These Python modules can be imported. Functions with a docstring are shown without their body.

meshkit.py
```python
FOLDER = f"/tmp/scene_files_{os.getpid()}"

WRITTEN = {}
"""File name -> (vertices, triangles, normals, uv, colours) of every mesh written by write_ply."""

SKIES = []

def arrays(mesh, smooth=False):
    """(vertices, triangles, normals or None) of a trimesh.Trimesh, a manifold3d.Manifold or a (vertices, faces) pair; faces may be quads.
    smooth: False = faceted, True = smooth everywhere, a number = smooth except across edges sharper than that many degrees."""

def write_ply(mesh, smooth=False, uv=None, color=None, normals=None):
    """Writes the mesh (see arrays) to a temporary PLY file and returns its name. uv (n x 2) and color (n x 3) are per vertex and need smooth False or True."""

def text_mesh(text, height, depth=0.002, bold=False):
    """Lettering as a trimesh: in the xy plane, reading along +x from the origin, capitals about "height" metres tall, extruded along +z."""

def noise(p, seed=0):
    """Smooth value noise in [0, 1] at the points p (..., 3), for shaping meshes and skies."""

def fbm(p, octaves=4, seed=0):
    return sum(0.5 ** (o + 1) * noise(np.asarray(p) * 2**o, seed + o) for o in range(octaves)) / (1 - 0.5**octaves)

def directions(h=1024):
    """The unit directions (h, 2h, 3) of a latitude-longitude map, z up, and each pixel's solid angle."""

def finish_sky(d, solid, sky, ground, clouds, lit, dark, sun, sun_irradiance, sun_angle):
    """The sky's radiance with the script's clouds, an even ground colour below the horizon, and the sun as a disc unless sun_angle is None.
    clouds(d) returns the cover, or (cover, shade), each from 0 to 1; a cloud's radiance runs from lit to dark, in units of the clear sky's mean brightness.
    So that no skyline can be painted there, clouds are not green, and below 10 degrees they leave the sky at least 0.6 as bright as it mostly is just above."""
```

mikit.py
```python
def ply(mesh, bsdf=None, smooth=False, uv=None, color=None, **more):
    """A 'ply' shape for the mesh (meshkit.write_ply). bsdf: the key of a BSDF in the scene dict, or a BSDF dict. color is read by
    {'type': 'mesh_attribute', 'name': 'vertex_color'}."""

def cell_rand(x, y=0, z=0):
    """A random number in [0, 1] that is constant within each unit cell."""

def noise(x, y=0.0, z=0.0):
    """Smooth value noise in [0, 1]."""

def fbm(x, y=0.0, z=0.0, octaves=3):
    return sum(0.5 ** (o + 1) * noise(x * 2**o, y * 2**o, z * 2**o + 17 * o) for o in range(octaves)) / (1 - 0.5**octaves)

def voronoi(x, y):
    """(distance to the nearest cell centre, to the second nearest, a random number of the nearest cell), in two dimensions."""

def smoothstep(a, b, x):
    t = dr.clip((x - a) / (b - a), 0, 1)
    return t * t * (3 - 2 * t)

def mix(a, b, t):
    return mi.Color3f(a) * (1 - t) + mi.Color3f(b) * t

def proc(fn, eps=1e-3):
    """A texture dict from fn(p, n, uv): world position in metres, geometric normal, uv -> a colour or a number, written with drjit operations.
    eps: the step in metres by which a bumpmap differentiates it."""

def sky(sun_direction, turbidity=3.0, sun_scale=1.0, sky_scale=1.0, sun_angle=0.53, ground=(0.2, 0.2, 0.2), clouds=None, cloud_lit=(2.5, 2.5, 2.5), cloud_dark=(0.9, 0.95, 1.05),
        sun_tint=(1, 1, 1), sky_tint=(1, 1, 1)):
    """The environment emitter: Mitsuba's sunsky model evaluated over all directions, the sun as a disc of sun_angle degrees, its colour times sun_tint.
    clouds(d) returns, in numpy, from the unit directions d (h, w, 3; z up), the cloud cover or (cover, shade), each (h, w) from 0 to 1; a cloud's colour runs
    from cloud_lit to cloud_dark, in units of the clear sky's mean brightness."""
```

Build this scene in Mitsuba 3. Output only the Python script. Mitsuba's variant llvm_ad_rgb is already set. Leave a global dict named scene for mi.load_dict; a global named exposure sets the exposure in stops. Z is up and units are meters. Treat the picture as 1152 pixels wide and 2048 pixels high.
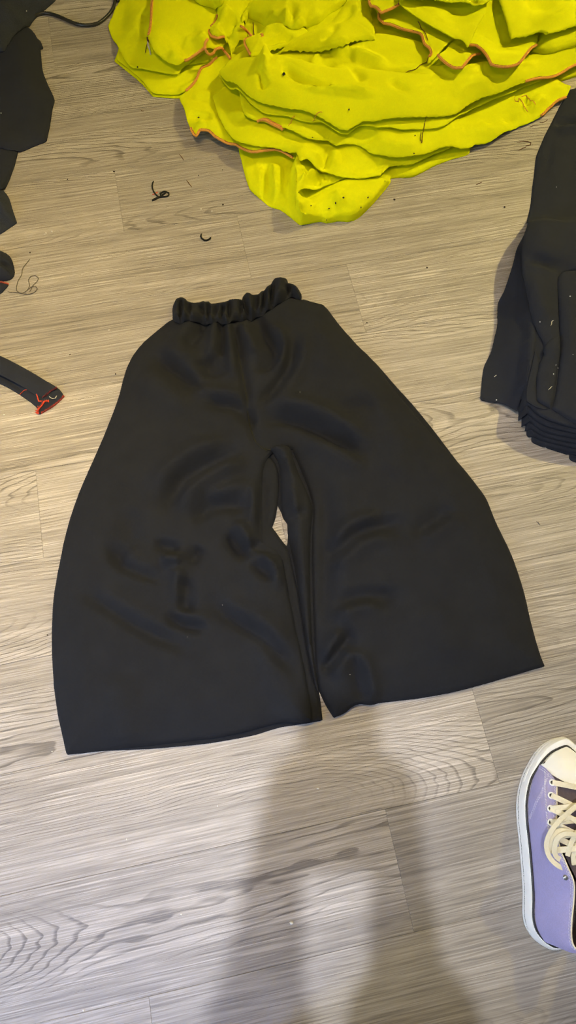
import math, random
import numpy as np, trimesh, shapely, drjit as dr, mitsuba as mi, mikit
import manifold3d as m3
from shapely.geometry import Polygon, LineString
from scipy.spatial import Delaunay, cKDTree
from scipy.ndimage import gaussian_filter, maximum_filter, map_coordinates
from mikit import proc, noise, fbm, cell_rand, smoothstep, mix
import meshkit
random.seed(7); rng = np.random.default_rng(7)
T = mi.ScalarTransform4f
scene, labels = {}, {}

# ---------------------------------------------------------------- camera, light, exposure
FOC, PITCH, ROLL, EYE = 1436.0, 0.363, 0.036, 1.27            # focal length in pixels of a 1152 x 2048 frame, radians, metres
def camera_axes():
    c, s = math.cos(ROLL), math.sin(ROLL); r = np.array([[c, -s, 0], [s, c, 0], [0, 0, 1]])
    c, s = math.cos(PITCH), math.sin(PITCH); p = np.array([[1, 0, 0], [0, c, -s], [0, s, c]])
    return p @ r
AX = camera_axes()
M = np.eye(4); M[:3, 0], M[:3, 1], M[:3, 2], M[:3, 3] = -AX[:, 0], AX[:, 1], -AX[:, 2], (0, 0, EYE)
scene['camera'] = {'type': 'perspective', 'fov': 2 * math.degrees(math.atan(576 / FOC)), 'fov_axis': 'x', 'near_clip': 0.02, 'far_clip': 50.0,
                   'to_world': T(M.tolist())}
exposure = 0.0
ROOM = (-2.0, 2.4, -2.2, 3.3, 2.55)                           # x0, x1, y0, y1, height
DOWNLIGHTS = [                                                # x, y, radius of the disc, depth of the can, radiance of the disc, what it hangs over
    (2.10, 2.50, 0.035, 0.025, (11800, 9700, 3550), 'the far right corner of the room'), (-0.55, 0.62, 0.035, 0.1, (5700, 4200, 1560), 'the left leg of the trousers'),
    (0.65, 0.60, 0.07, 0.2, (150, 130, 140), 'the black stack on the right'), (-0.08, -0.12, 0.023, 0.066, (7600, 7900, 9000), "the person's hands"), (-0.60, -0.80, 0.07, 0.2, (200, 350, 950), 'the floor left of the person')]
WINDOW_GLOW = (4.9, 6.3, 8.6)

# ---------------------------------------------------------------- helpers
def entry(name, mesh, bsdf, parent=None, smooth=35, label=None, cat=None, group=None, kind=None, uv=None, **more):
    key = numbered((parent + '__' if parent else '') + name)
    scene[key] = mikit.ply(mesh, bsdf, smooth=smooth, uv=uv, **more) if not isinstance(mesh, dict) else mesh
    tag(key, label, cat, group, kind)
    return key
def numbered(name):
    taken = lambda k: k in scene or k in labels or any(x.startswith(k + '__') for x in scene)
    if not taken(name): return name
    i = 1
    while taken(f'{name}_{i:03d}'): i += 1
    return f'{name}_{i:03d}'
def tag(key, label=None, cat=None, group=None, kind=None):
    d = {k: v for k, v in dict(label=label, category=cat, group=group, kind=kind).items() if v}
    if d: labels[key] = d
def thing(name, label, cat, group=None):
    key = numbered(name); tag(key, label, cat, group); return key
def lin(*c):
    c = np.array(c) / 255.0
    return [float(x) for x in np.where(c < 0.04045, c / 12.92, ((c + 0.055) / 1.055) ** 2.4)]
def at(pts, z=0.0):
    """Where the sight lines of these photo pixels meet the height z (a number or one per point), in metres."""
    p = np.atleast_2d(np.asarray(pts, float))
    d = np.stack([(p[:, 0] - 576) / FOC, -(p[:, 1] - 1024) / FOC, -np.ones(len(p))], 1) @ AX.T
    return d[:, :2] * ((z - EYE) / d[:, 2])[:, None]
def resample(p, step, closed=False):
    p = np.asarray(p, float)
    if closed: p = np.vstack([p, p[:1]])
    s = np.r_[0, np.cumsum(np.linalg.norm(np.diff(p, axis=0), axis=1))]
    n = max(2, int(round(s[-1] / step)) + 1)
    t = np.linspace(0, s[-1], n)
    q = np.stack([np.interp(t, s, p[:, k]) for k in range(p.shape[1])], 1)
    return q[:-1] if closed else q
def curve(p, step=0.004, closed=False, corner=48):
    """A Catmull-Rom curve through the points that keeps sharp corners, resampled at step."""
    p = np.asarray(p, float); n = len(p); out = []
    d = np.diff(np.vstack([p, p[:1]]), axis=0)
    sharp = np.zeros(n, bool)
    for i in range(n):
        if not closed and i in (0, n - 1): sharp[i] = True; continue
        a, b = d[i - 1], d[i]
        sharp[i] = (a @ b) < math.cos(math.radians(corner)) * np.linalg.norm(a) * np.linalg.norm(b)
    for i in range(n if closed else n - 1):
        p1, p2 = p[i], p[(i + 1) % n]
        p0 = 2 * p1 - p2 if sharp[i] else p[i - 1]
        p3 = 2 * p2 - p1 if sharp[(i + 1) % n] else p[(i + 2) % n]
        L = np.linalg.norm(p2 - p1) + 1e-9
        m1 = (p2 - p0) / (np.linalg.norm(p2 - p1) + np.linalg.norm(p1 - p0) + 1e-9) * L
        m2 = (p3 - p1) / (np.linalg.norm(p3 - p2) + np.linalg.norm(p2 - p1) + 1e-9) * L
        for t in np.arange(0, 1, 1 / max(1, int(round(L / step)))):
            out.append((2 * t**3 - 3 * t**2 + 1) * p1 + (t**3 - 2 * t**2 + t) * m1 + (3 * t**2 - 2 * t**3) * p2 + (t**3 - t**2) * m2)
    if not closed: out.append(p[-1])
    return np.array(out)
def tube(path, r, sides=8, flat=1.0, taper=False):
    """A round (or flattened) cord along the path; r a number or one per point."""
    p = np.asarray(path, float); n = len(p); r = np.broadcast_to(np.asarray(r, float), (n,)).copy()
    if taper: r *= np.clip(np.minimum(np.arange(n), np.arange(n)[::-1]) / 3.0 + 0.35, 0, 1)
    t = np.gradient(p, axis=0); t /= np.linalg.norm(t, axis=1, keepdims=True) + 1e-12
    up = np.tile([0, 0, 1.0], (n, 1)); side = np.cross(t, up)
    bad = np.linalg.norm(side, axis=1) < 0.2; side[bad] = np.cross(t[bad], [1.0, 0, 0])
    side /= np.linalg.norm(side, axis=1, keepdims=True); up = np.cross(side, t)
    a = np.arange(sides) / sides * 2 * math.pi
    v = (p[:, None] + r[:, None, None] * (np.cos(a)[None, :, None] * side[:, None] + flat * np.sin(a)[None, :, None] * up[:, None])).reshape(-1, 3)
    f = []
    for i in range(n - 1):
        for j in range(sides):
            a0, a1, b0, b1 = i * sides + j, i * sides + (j + 1) % sides, (i + 1) * sides + j, (i + 1) * sides + (j + 1) % sides
            f += [(a0, b0, a1), (a1, b0, b1)]
    v = np.vstack([v, p[:1], p[-1:]]); c0, c1 = n * sides, n * sides + 1
    for j in range(sides):
        f += [(c0, j, (j + 1) % sides), (c1, (n - 1) * sides + (j + 1) % sides, (n - 1) * sides + j)]
    m = trimesh.Trimesh(v, f, process=False)
    if m.volume < 0: m.invert()
    return m
def cat(ms): return trimesh.util.concatenate(ms)

# ---------------------------------------------------------------- the heap map: how high the things on the floor reach, cloth is laid over it
GX0, GY0, GS, GN, GM = -1.05, -0.15, 0.003, 700, 850
G = np.zeros((GM, GN))
def gsample(a, xy, order=1):
    return map_coordinates(a, [(xy[:, 1] - GY0) / GS, (xy[:, 0] - GX0) / GS], order=order, mode='nearest')
GYX = np.stack(np.meshgrid(GX0 + np.arange(GN) * GS, GY0 + np.arange(GM) * GS), -1)
def on_heap(pts, extra=0.0, passes=6, field=None):
    """Photo pixels -> points in metres lying on what has been laid out so far."""
    f = maximum_filter(G, 3) if field is None else field
    z = np.zeros(len(pts))
    for _ in range(passes):
        xy = at(pts, z); z = 0.5 * z + 0.5 * (gsample(f, xy) + extra)
    xy = at(pts, z)
    return np.column_stack([xy, z])

class Sheet: pass
def sheet(outline, t=0.0015, loft=0.004, loft_w=0.03, roll=0.0, folds=(), drape=0.012, wave=0.0, wave_len=0.06, lift=0.0, rough=0.0, grid=0.006,
          closed=False, holes=(), lifts=(), seed=0, hug=False, maxgap=0.012, gain=1.0):
    """A piece of cloth laid over the heap: outline in photo pixels, folds as (pixels, height, width left, width right).
    Returns the mesh; the heap map is raised by it."""
    global G
    base = gaussian_filter(maximum_filter(G, 3), 1.0)
    def locate(px):
        extra = np.full(len(px), t + lift, float)
        for fx, fy, amp, w in lifts: extra = extra + amp * np.exp(-((at(px) - at([(fx, fy)])) ** 2).sum(1) / w ** 2)
        return on_heap(px, extra, field=base)
    o3 = locate(outline)
    line = curve(o3[:, :2], 0.004, closed=True)
    poly = Polygon(line).buffer(0)
    for h in holes:
        poly = poly.difference(Polygon(curve(on_heap(h, t)[:, :2], 0.004, closed=True)).buffer(0))
    if poly.geom_type != 'Polygon': poly = max(poly.geoms, key=lambda g: g.area)
    poly = poly.simplify(0.0002)
    # the smooth support under the cloth
    b = poly.bounds; pad = 0.03
    j0, j1 = max(0, int((b[0] - pad - GX0) / GS)), min(GN, int((b[2] + pad - GX0) / GS) + 1)
    i0, i1 = max(0, int((b[1] - pad - GY0) / GS)), min(GM, int((b[3] + pad - GY0) / GS) + 1)
    sub = G[i0:i1, j0:j1]; xy_g = GYX[i0:i1, j0:j1]
    mask = shapely.contains_xy(poly, xy_g[..., 0], xy_g[..., 1])
    m = mask.astype(float); s = drape / GS
    inside = np.where(mask, sub, 0)
    big = maximum_filter(inside, int(max(1, s * 0.8)) * 2 + 1)
    D = gaussian_filter(big * m, s) / np.maximum(gaussian_filter(m, s), 1e-3)
    D = np.maximum(D, gaussian_filter(inside, 0.8) if not hug else inside)
    D = np.minimum(D, maximum_filter(inside, 9) + maxgap)
    low = gaussian_filter(maximum_filter(inside, 5), 1.1)
    dbase = base.copy(); dbase[i0:i1, j0:j1] = np.where(mask, np.maximum(D, sub), base[i0:i1, j0:j1]); dbase = gaussian_filter(dbase, 2.0)
    # distance to the outline
    edge = [resample(np.array(r.coords)[:-1], 0.002, True) for r in [poly.exterior, *poly.interiors]]
    tree = cKDTree(np.vstack(edge)); arc = np.concatenate([np.arange(len(e)) * 0.002 for e in edge])
    prepared = []
    for fd in folds:
        pts, amp, wl, wr = (list(fd) + [None])[:4] if len(fd) == 3 else fd[:4]
        wr = wl if wr is None else wr
        p = curve(on_heap(pts, t + 0.002 + 0.8 * loft, field=dbase)[:, :2], 0.004)
        tg = np.gradient(p, axis=0); tg /= np.linalg.norm(tg, axis=1, keepdims=True) + 1e-12
        n = len(p); u = np.linspace(0, 1, n); open_end = fd[4] if len(fd) > 4 else 0
        env = np.ones(n)
        if not open_end & 1: env *= np.clip(u / 0.3, 0, 1)
        if not open_end & 2: env *= np.clip((1 - u) / 0.3, 0, 1)
        prepared.append((cKDTree(p), p, tg, env * env * (3 - 2 * env), amp * gain, wl, wr))
    prelift = [(on_heap([q[:2]], t)[0, :2], q[2], q[3]) for q in lifts]
    def height(xy):
        i, j = (xy[:, 1] - GY0) / GS - i0, (xy[:, 0] - GX0) / GS - j0
        d, k = tree.query(xy)
        z = map_coordinates(D, [i, j], order=1, mode='nearest') + t
        z = z + loft * np.clip(d / loft_w, 0, 1) ** 0.5 if loft else z
        taper = np.clip(d / 0.02, 0, 1)
        add = np.zeros(len(xy))
        for kt, p, tg, env, amp, wl, wr in prepared:
            dist, q = kt.query(xy)
            r = xy - p[q]; side = tg[q, 0] * r[:, 1] - tg[q, 1] * r[:, 0]
            w = np.where(side > 0, wl, wr)
            add += amp * env[q] * np.exp(-(dist / w) ** 2)
        if rough: add += rough * (meshkit.fbm(np.column_stack([xy * 14, np.full(len(xy), seed + 3.3)]), 3, seed) - 0.5) * 2
        z = z + add * (0.25 + 0.75 * taper)
        if wave or lift:
            w = meshkit.noise(np.column_stack([arc[k] / wave_len, np.full(len(xy), seed + 0.5), np.zeros(len(xy))]), seed)
            z = z + (lift + wave * np.clip(2.2 * w - 0.7, 0, 1)) * np.exp(-d / 0.03)
        for c, amp, w in prelift:
            z = z + amp * np.exp(-((xy - c) ** 2).sum(1) / w ** 2)
        z = np.maximum(z, map_coordinates(low, [i, j], order=1, mode='nearest') + t + 0.0006)
        if roll:
            q = np.clip(d / roll, 0, 1); z = z - roll * 0.75 * (1 - np.sqrt(np.clip(1 - (1 - q) ** 2, 0, 1)))
            z = np.maximum(z, map_coordinates(low, [i, j], order=1, mode='nearest') + t * 0.6 + 0.0004)
        return z
    # triangulate
    x, y = np.meshgrid(np.arange(b[0], b[2], grid), np.arange(b[1], b[3], grid * 0.866))
    x[1::2] += grid / 2
    pts = np.column_stack([x.ravel(), y.ravel()]); pts += rng.uniform(-0.12, 0.12, pts.shape) * grid
    rings = [resample(np.array(r.coords)[:-1], grid * 0.7, True) for r in [poly.exterior, *poly.interiors]]
    insets = []
    for dd in ((0.0012, 0.003, 0.0055) if roll else (0.003,)):
        g = poly.buffer(-dd)
        for q in getattr(g, 'geoms', [g]):
            if q.is_empty: continue
            insets += [resample(np.array(r.coords)[:-1], grid * 0.7, True) for r in [q.exterior, *q.interiors] if r.length > 4 * grid]
    inner = poly.buffer(-(0.0055 if roll else 0.003) - 0.35 * grid)
    pts = pts[shapely.contains_xy(inner, pts[:, 0], pts[:, 1])]
    bpts = np.vstack(rings); nb = len(bpts)
    P = np.vstack([bpts, *insets, pts])
    tri = Delaunay(P).simplices
    c = P[tri].mean(1)
    shr = poly.buffer(-0.0001)
    tri = tri[shapely.contains_xy(shr, c[:, 0], c[:, 1])]
    a2 = (P[tri[:, 1], 0] - P[tri[:, 0], 0]) * (P[tri[:, 2], 1] - P[tri[:, 0], 1]) - (P[tri[:, 1], 1] - P[tri[:, 0], 1]) * (P[tri[:, 2], 0] - P[tri[:, 0], 0])
    tri = tri[np.abs(a2) > 1e-9]; a2 = a2[np.abs(a2) > 1e-9]
    tri[a2 < 0] = tri[a2 < 0][:, ::-1]
    z = height(P)
    zb = z - t
    if closed: zb = np.minimum(zb, np.maximum(gsample(maximum_filter(G, 3), P) + 0.0005, 0.0005))
    n = len(P)
    top, bot = np.column_stack([P, z]), np.column_stack([P, zb])
    e = np.sort(np.vstack([tri[:, [0, 1]], tri[:, [1, 2]], tri[:, [2, 0]]]), axis=1)
    de = np.vstack([tri[:, [0, 1]], tri[:, [1, 2]], tri[:, [2, 0]]])
    _, idx, cnt = np.unique(e, axis=0, return_index=True, return_counts=True)
    be = de[idx[cnt == 1]]
    used = np.unique(be); remap = -np.ones(n, int); remap[used] = np.arange(len(used))
    s_top, s_bot = top[used], bot[used]; k = len(used); r = remap[be]
    side = np.vstack([np.column_stack([r[:, 0] + k, r[:, 1] + k, r[:, 1]]), np.column_stack([r[:, 0] + k, r[:, 1], r[:, 0]])])
    V = np.vstack([top, bot, s_top, s_bot])
    Fc = np.vstack([tri, tri[:, ::-1] + n, side + 2 * n])
    mesh = trimesh.Trimesh(V, Fc, process=False); mesh.merge_vertices()
    # raise the heap map
    gi = np.argwhere(mask)
    if len(gi):
        zz = height(xy_g[mask]); sub[mask] = np.maximum(sub[mask], zz)
    S = Sheet(); S.mesh, S.height, S.poly, S.outline, S.locate = mesh, height, poly, line, locate
    return S
def edge_cord(S, pts, r=0.0022, dz=0.0, step=0.004, inside=False):
    """A cord running along these pixels on the cloth just laid (its serged edge)."""
    if inside:                                                       # a line on the cloth itself, away from its outline
        p = on_heap(pts, dz, field=maximum_filter(G, 3)); q = curve(p[:, :2], step)
    else:
        q = curve(S.locate(pts)[:, :2], step)
        ext = S.poly.exterior; q = np.array([ext.interpolate(ext.project(shapely.geometry.Point(*x))).coords[0] if ext.distance(shapely.geometry.Point(*x)) < 0.02 else x for x in q])
    z = gaussian_filter(S.height(q), 1.0) + dz
    w = 0.0003 * np.sin(np.arange(len(q)) * 2.4)
    return np.column_stack([q, z + w])

# ---------------------------------------------------------------- materials
def plank_colour(p, n, uv):
    idn = dr.floor(uv.x / 10); u, v = uv.x - 10 * idn - 5, uv.y
    tn = dr.floor(uv.y / 10 + 0.5); v = v - 10 * tn
    r1, r2, r3 = cell_rand(idn, 1), cell_rand(idn, 2), cell_rand(idn, 3)
    U = u + 3.7 * idn
    v0 = v; v = v + 0.007 * (fbm(U * 2.2, v * 12, idn + 2.0, octaves=2) - 0.5)
    c = (r2 - 0.5) * 0.13 + 0.05 * (noise(U * 1.3, idn) - 0.5)
    h = 0.085 * noise(U * 2.4, idn, 4.0) + 0.012
    wob = 0.012 * (fbm(U * 8, v * 20, idn, octaves=3) - 0.5)
    y = v - c + wob
    r = dr.sqrt(y * y + h * h) / (0.0046 + 0.003 * r3) + 0.45 * noise(U * 26, v * 140, idn)
    fr = r - dr.floor(r)
    ring = smoothstep(0.62, 0.88, fr) * (1 - smoothstep(0.91, 0.99, fr))
    figure = smoothstep(0.46, 0.70, noise(U * 1.9, v * 10, idn + 0.5))
    streak = noise(U * 10, v * 640, idn); fine = noise(U * 34, v * 1150, idn + 9.0); broad = fbm(U * 2.6, v * 34, idn + 3.0, octaves=2)
    dark = smoothstep(0.66, 0.90, noise(U * 15, v * 800, idn + 6.0))
    t = 0.52 + 0.44 * (streak - 0.5) + 0.30 * (fine - 0.5) + 0.30 * (broad - 0.5)
    t = t - ring * (0.045 + 0.40 * figure) + 0.12 * figure * (1 - ring) - 0.13 * dark
    lit = smoothstep(0.70, 0.90, noise(U * 8, v * 680, idn + 5.0)) * smoothstep(0.35, 0.65, noise(U * 2.4, v * 16, idn + 7.0))  # pale streaks where the grain relief catches light, painted into the colour
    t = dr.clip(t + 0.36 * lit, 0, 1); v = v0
    col = dr.select(t < 0.5, mix((0.155, 0.133, 0.110), (0.320, 0.284, 0.240), t * 2), mix((0.320, 0.284, 0.240), (0.540, 0.490, 0.428), t * 2 - 1))
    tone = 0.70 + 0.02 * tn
    edge = smoothstep(0.0900, 0.0893, dr.abs(v))
    return mi.Color3f(col * tone * (0.90 + 0.10 * edge))
def plank_height(p, n, uv):
    idn = dr.floor(uv.x / 10); U = uv.x - 6.3 * idn; v = uv.y - 10 * dr.floor(uv.y / 10 + 0.5)
    return noise(U * 14, v * 420, idn) * 0.7 + 0.3 * noise(U * 40, v * 1000, idn)
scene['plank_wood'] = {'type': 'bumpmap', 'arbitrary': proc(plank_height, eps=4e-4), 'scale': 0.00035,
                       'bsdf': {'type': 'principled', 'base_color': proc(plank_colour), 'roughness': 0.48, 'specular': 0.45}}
def knit(base, amount=0.12, sat=1.0):
    b = [float(x) for x in base]
    def fn(p, n, uv):
        k = fbm(p.x * 900, p.y * 900, p.z * 900, octaves=2) - 0.5
        l = fbm(p.x * 35, p.y * 35, p.z * 35, octaves=3) - 0.5
        return mi.Color3f(b) * (1 + amount * 1.6 * k + amount * l)
    return fn
def cloth_bsdf(key, base, amount=0.12, sheen=0.3, rough=0.9, tint=0.3):
    scene[key] = {'type': 'twosided', 'bsdf': {'type': 'principled', 'base_color': proc(knit(base, amount)), 'roughness': rough, 'specular': 0.12, 'sheen': sheen, 'sheen_tint': tint}}
cloth_bsdf('black_jersey', (0.0150, 0.0160, 0.0190), 0.22, 0.12)
cloth_bsdf('black_twill', (0.0220, 0.0245, 0.0330), 0.15, 0.10)
cloth_bsdf('blue_black', (0.029, 0.033, 0.044), 0.3, 0.2)
cloth_bsdf('lime_jersey', (0.71, 0.735, 0.002), 0.06, 0.05, tint=1.0)
cloth_bsdf('orange_thread', (0.66, 0.30, 0.055), 0.5, 0.1)
cloth_bsdf('brown_thread', (0.12, 0.055, 0.02), 0.3, 0.1)
cloth_bsdf('red_thread', (0.62, 0.075, 0.035), 0.5, 0.1)
cloth_bsdf('dark_red_thread', (0.25, 0.03, 0.03), 0.5, 0.1)
cloth_bsdf('grey_thread', (0.13, 0.11, 0.085), 0.2, 0.1)
cloth_bsdf('black_thread', (0.018, 0.018, 0.014), 0.2, 0.2)
cloth_bsdf('pale_thread', (0.62, 0.57, 0.45), 0.2, 0.1)
def simple(key, col, rough=0.5, **kw): scene[key] = {'type': 'twosided', 'bsdf': {'type': 'principled', 'base_color': {'type': 'rgb', 'value': list(col)}, 'roughness': rough, **kw}}
simple('white_paint', (0.34, 0.33, 0.315), 0.9)
simple('cable_rubber', (0.022, 0.022, 0.016), 0.28, specular=0.6)
simple('lint_white', (0.8, 0.78, 0.72), 0.9)
simple('lint_dark', (0.035, 0.022, 0.015), 0.9)
simple('lamp_white', (0.75, 0.75, 0.73), 0.4)
simple('lamp_can', (0.05, 0.05, 0.05), 0.6)
simple('subfloor', (0.10, 0.085, 0.07), 0.9)

# ---------------------------------------------------------------- the room (only its floor is in the photo; walls, ceiling and lamps light it)
def box(x0, x1, y0, y1, z0, z1):
    return trimesh.creation.box(bounds=[(x0, y0, z0), (x1, y1, z1)])
x0, x1, y0, y1, zc = ROOM
entry('floor', box(x0 - 0.1, x1 + 0.1, y0 - 0.1, y1 + 0.1, -0.06, -0.005), 'subfloor', kind='structure', label='subfloor under the grey-brown oak-look planks')
entry('ceiling', box(x0 - 0.1, x1 + 0.1, y0 - 0.1, y1 + 0.1, zc, zc + 0.08), 'white_paint', kind='structure', label='white ceiling outside the picture')
entry('wall_right', box(x1, x1 + 0.1, y0 - 0.1, y1 + 0.1, -0.005, zc), 'white_paint', kind='structure')
entry('wall_front', box(x0, x1, y1, y1 + 0.1, -0.005, zc), 'white_paint', kind='structure')
entry('wall_back', box(x0, x1, y0 - 0.1, y0, -0.005, zc), 'white_paint', kind='structure')
WY0, WY1, WZ0, WZ1 = -1.55, -0.35, 0.25, 2.1
entry('wall_left', cat([box(x0 - 0.1, x0, y0, WY0, -0.005, zc), box(x0 - 0.1, x0, WY1, y1, -0.005, zc), box(x0 - 0.1, x0, WY0, WY1, -0.005, WZ0), box(x0 - 0.1, x0, WY0, WY1, WZ1, zc)]), 'white_paint', kind='structure')
w = box(x0 - 0.06, x0 - 0.05, WY0, WY1, WZ0, WZ1)
scene['window_1'] = mikit.ply(w, 'lamp_white', emitter={'type': 'area', 'radiance': {'type': 'rgb', 'value': list(WINDOW_GLOW)}})
labels['window_1'] = {'kind': 'structure', 'label': 'bright daylit window pane to the left of the picture'}
entry('window_frame', cat([box(x0 - 0.045, x0 + 0.012, a, b, WZ0 + 0.0, WZ1) for a, b in ((WY0, WY0 + 0.05), (WY1 - 0.05, WY1), ((WY0 + WY1) / 2 - 0.025, (WY0 + WY1) / 2 + 0.025))] + [box(x0 - 0.045, x0 + 0.012, WY0 + 0.05, WY1 - 0.05, a, b) for a, b in ((WZ0, WZ0 + 0.05), (WZ1 - 0.05, WZ1))]), 'lamp_white', 'window_1')

# planks: rows run 13.6 degrees to the picture's base line; joints read off the photo
PA, PW, PL = 0.237, 0.142 * EYE, 1.22
pe, pn = np.array([math.cos(PA), math.sin(PA)]), np.array([-math.sin(PA), math.cos(PA)])
SEEN = {k: v * EYE / 1.30 for k, v in {0: -0.111, 1: 0.148, 2: 0.363, 4: -0.354, 7: 0.369, 8: 0.168, 9: -0.255, -3: -0.2185, 3: 0.25, 5: 0.10, 6: -0.02, -1: 0.42, -2: 0.75}.items()}
TONES = {(7, 'R'): 6, (8, 'R'): 5, (8, 'L'): 12, (7, 'L'): 18, (9, 'L'): 17, (9, 'R'): 10, (0, 'L'): 19, (0, 'R'): 13, (1, 'L'): 15, (1, 'R'): 14, (2, 'L'): 13, (2, 'R'): 17, (3, 'L'): 17, (3, 'R'): 16, (4, 'L'): 15, (4, 'R'): 19, (5, 'L'): 18, (5, 'R'): 15, (6, 'L'): 14, (6, 'R'): 15, (-1, 'L'): 14, (-1, 'R'): 15, (-2, 'L'): 14, (-2, 'R'): 14, (-3, 'L'): 19, (-3, 'R'): 14}      # lighter and darker boards; some toned down further to paint in missing shade
room_poly = shapely.geometry.box(x0, y0, x1, y1)
count = 0
for row in range(-16, 24):
    vmid = 1.079 * EYE - (row + 0.5) * PW
    start = SEEN.get(row, random.uniform(0, PL)) - 4 * PL
    for k in range(9):
        ua, ub = start + k * PL, start + (k + 1) * PL
        g = 0.00012
        q = [(ua + g, vmid - PW / 2 + g), (ub - g, vmid - PW / 2 + g), (ub - g, vmid + PW / 2 - g), (ua + g, vmid + PW / 2 - g)]
        pol = Polygon([pe * a + pn * b for a, b in q]).intersection(room_poly)
        if pol.is_empty or pol.area < 1e-4: continue
        c = np.array(pol.exterior.coords)[:-1]
        if pol.exterior.is_ccw is False: c = c[::-1]
        inn = np.array([x for x in shapely.geometry.polygon.orient(pol.buffer(-0.0004, join_style=2)).exterior.coords])[:-1]
        if len(inn) != len(c): continue
        inn = inn[[int(np.argmin(((inn - a) ** 2).sum(1))) for a in c]]
        m = len(c)
        V = np.vstack([np.column_stack([c, np.full(m, -0.0045)]), np.column_stack([c, np.full(m, -0.0003)]), np.column_stack([inn, np.zeros(m)])])
        Fp = [(2 * m, 2 * m + i, 2 * m + i + 1) for i in range(1, m - 1)]
        for i in range(m):
            j = (i + 1) % m
            for a in (0, m): Fp += [(a + i, a + j, a + m + j), (a + i, a + m + j, a + m + i)]
        uu, vv = V[:, :2] @ pe, V[:, :2] @ pn
        ident = (row * 7 + k * 13) % 97
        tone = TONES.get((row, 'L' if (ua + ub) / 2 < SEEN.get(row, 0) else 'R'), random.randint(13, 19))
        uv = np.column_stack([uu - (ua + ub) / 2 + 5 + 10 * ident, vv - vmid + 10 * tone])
        V3 = V[np.array(Fp).ravel()]; uv3 = uv[np.array(Fp).ravel()]
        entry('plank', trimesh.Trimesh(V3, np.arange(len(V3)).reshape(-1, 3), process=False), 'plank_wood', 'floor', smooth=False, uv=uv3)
        count += 1

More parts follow.
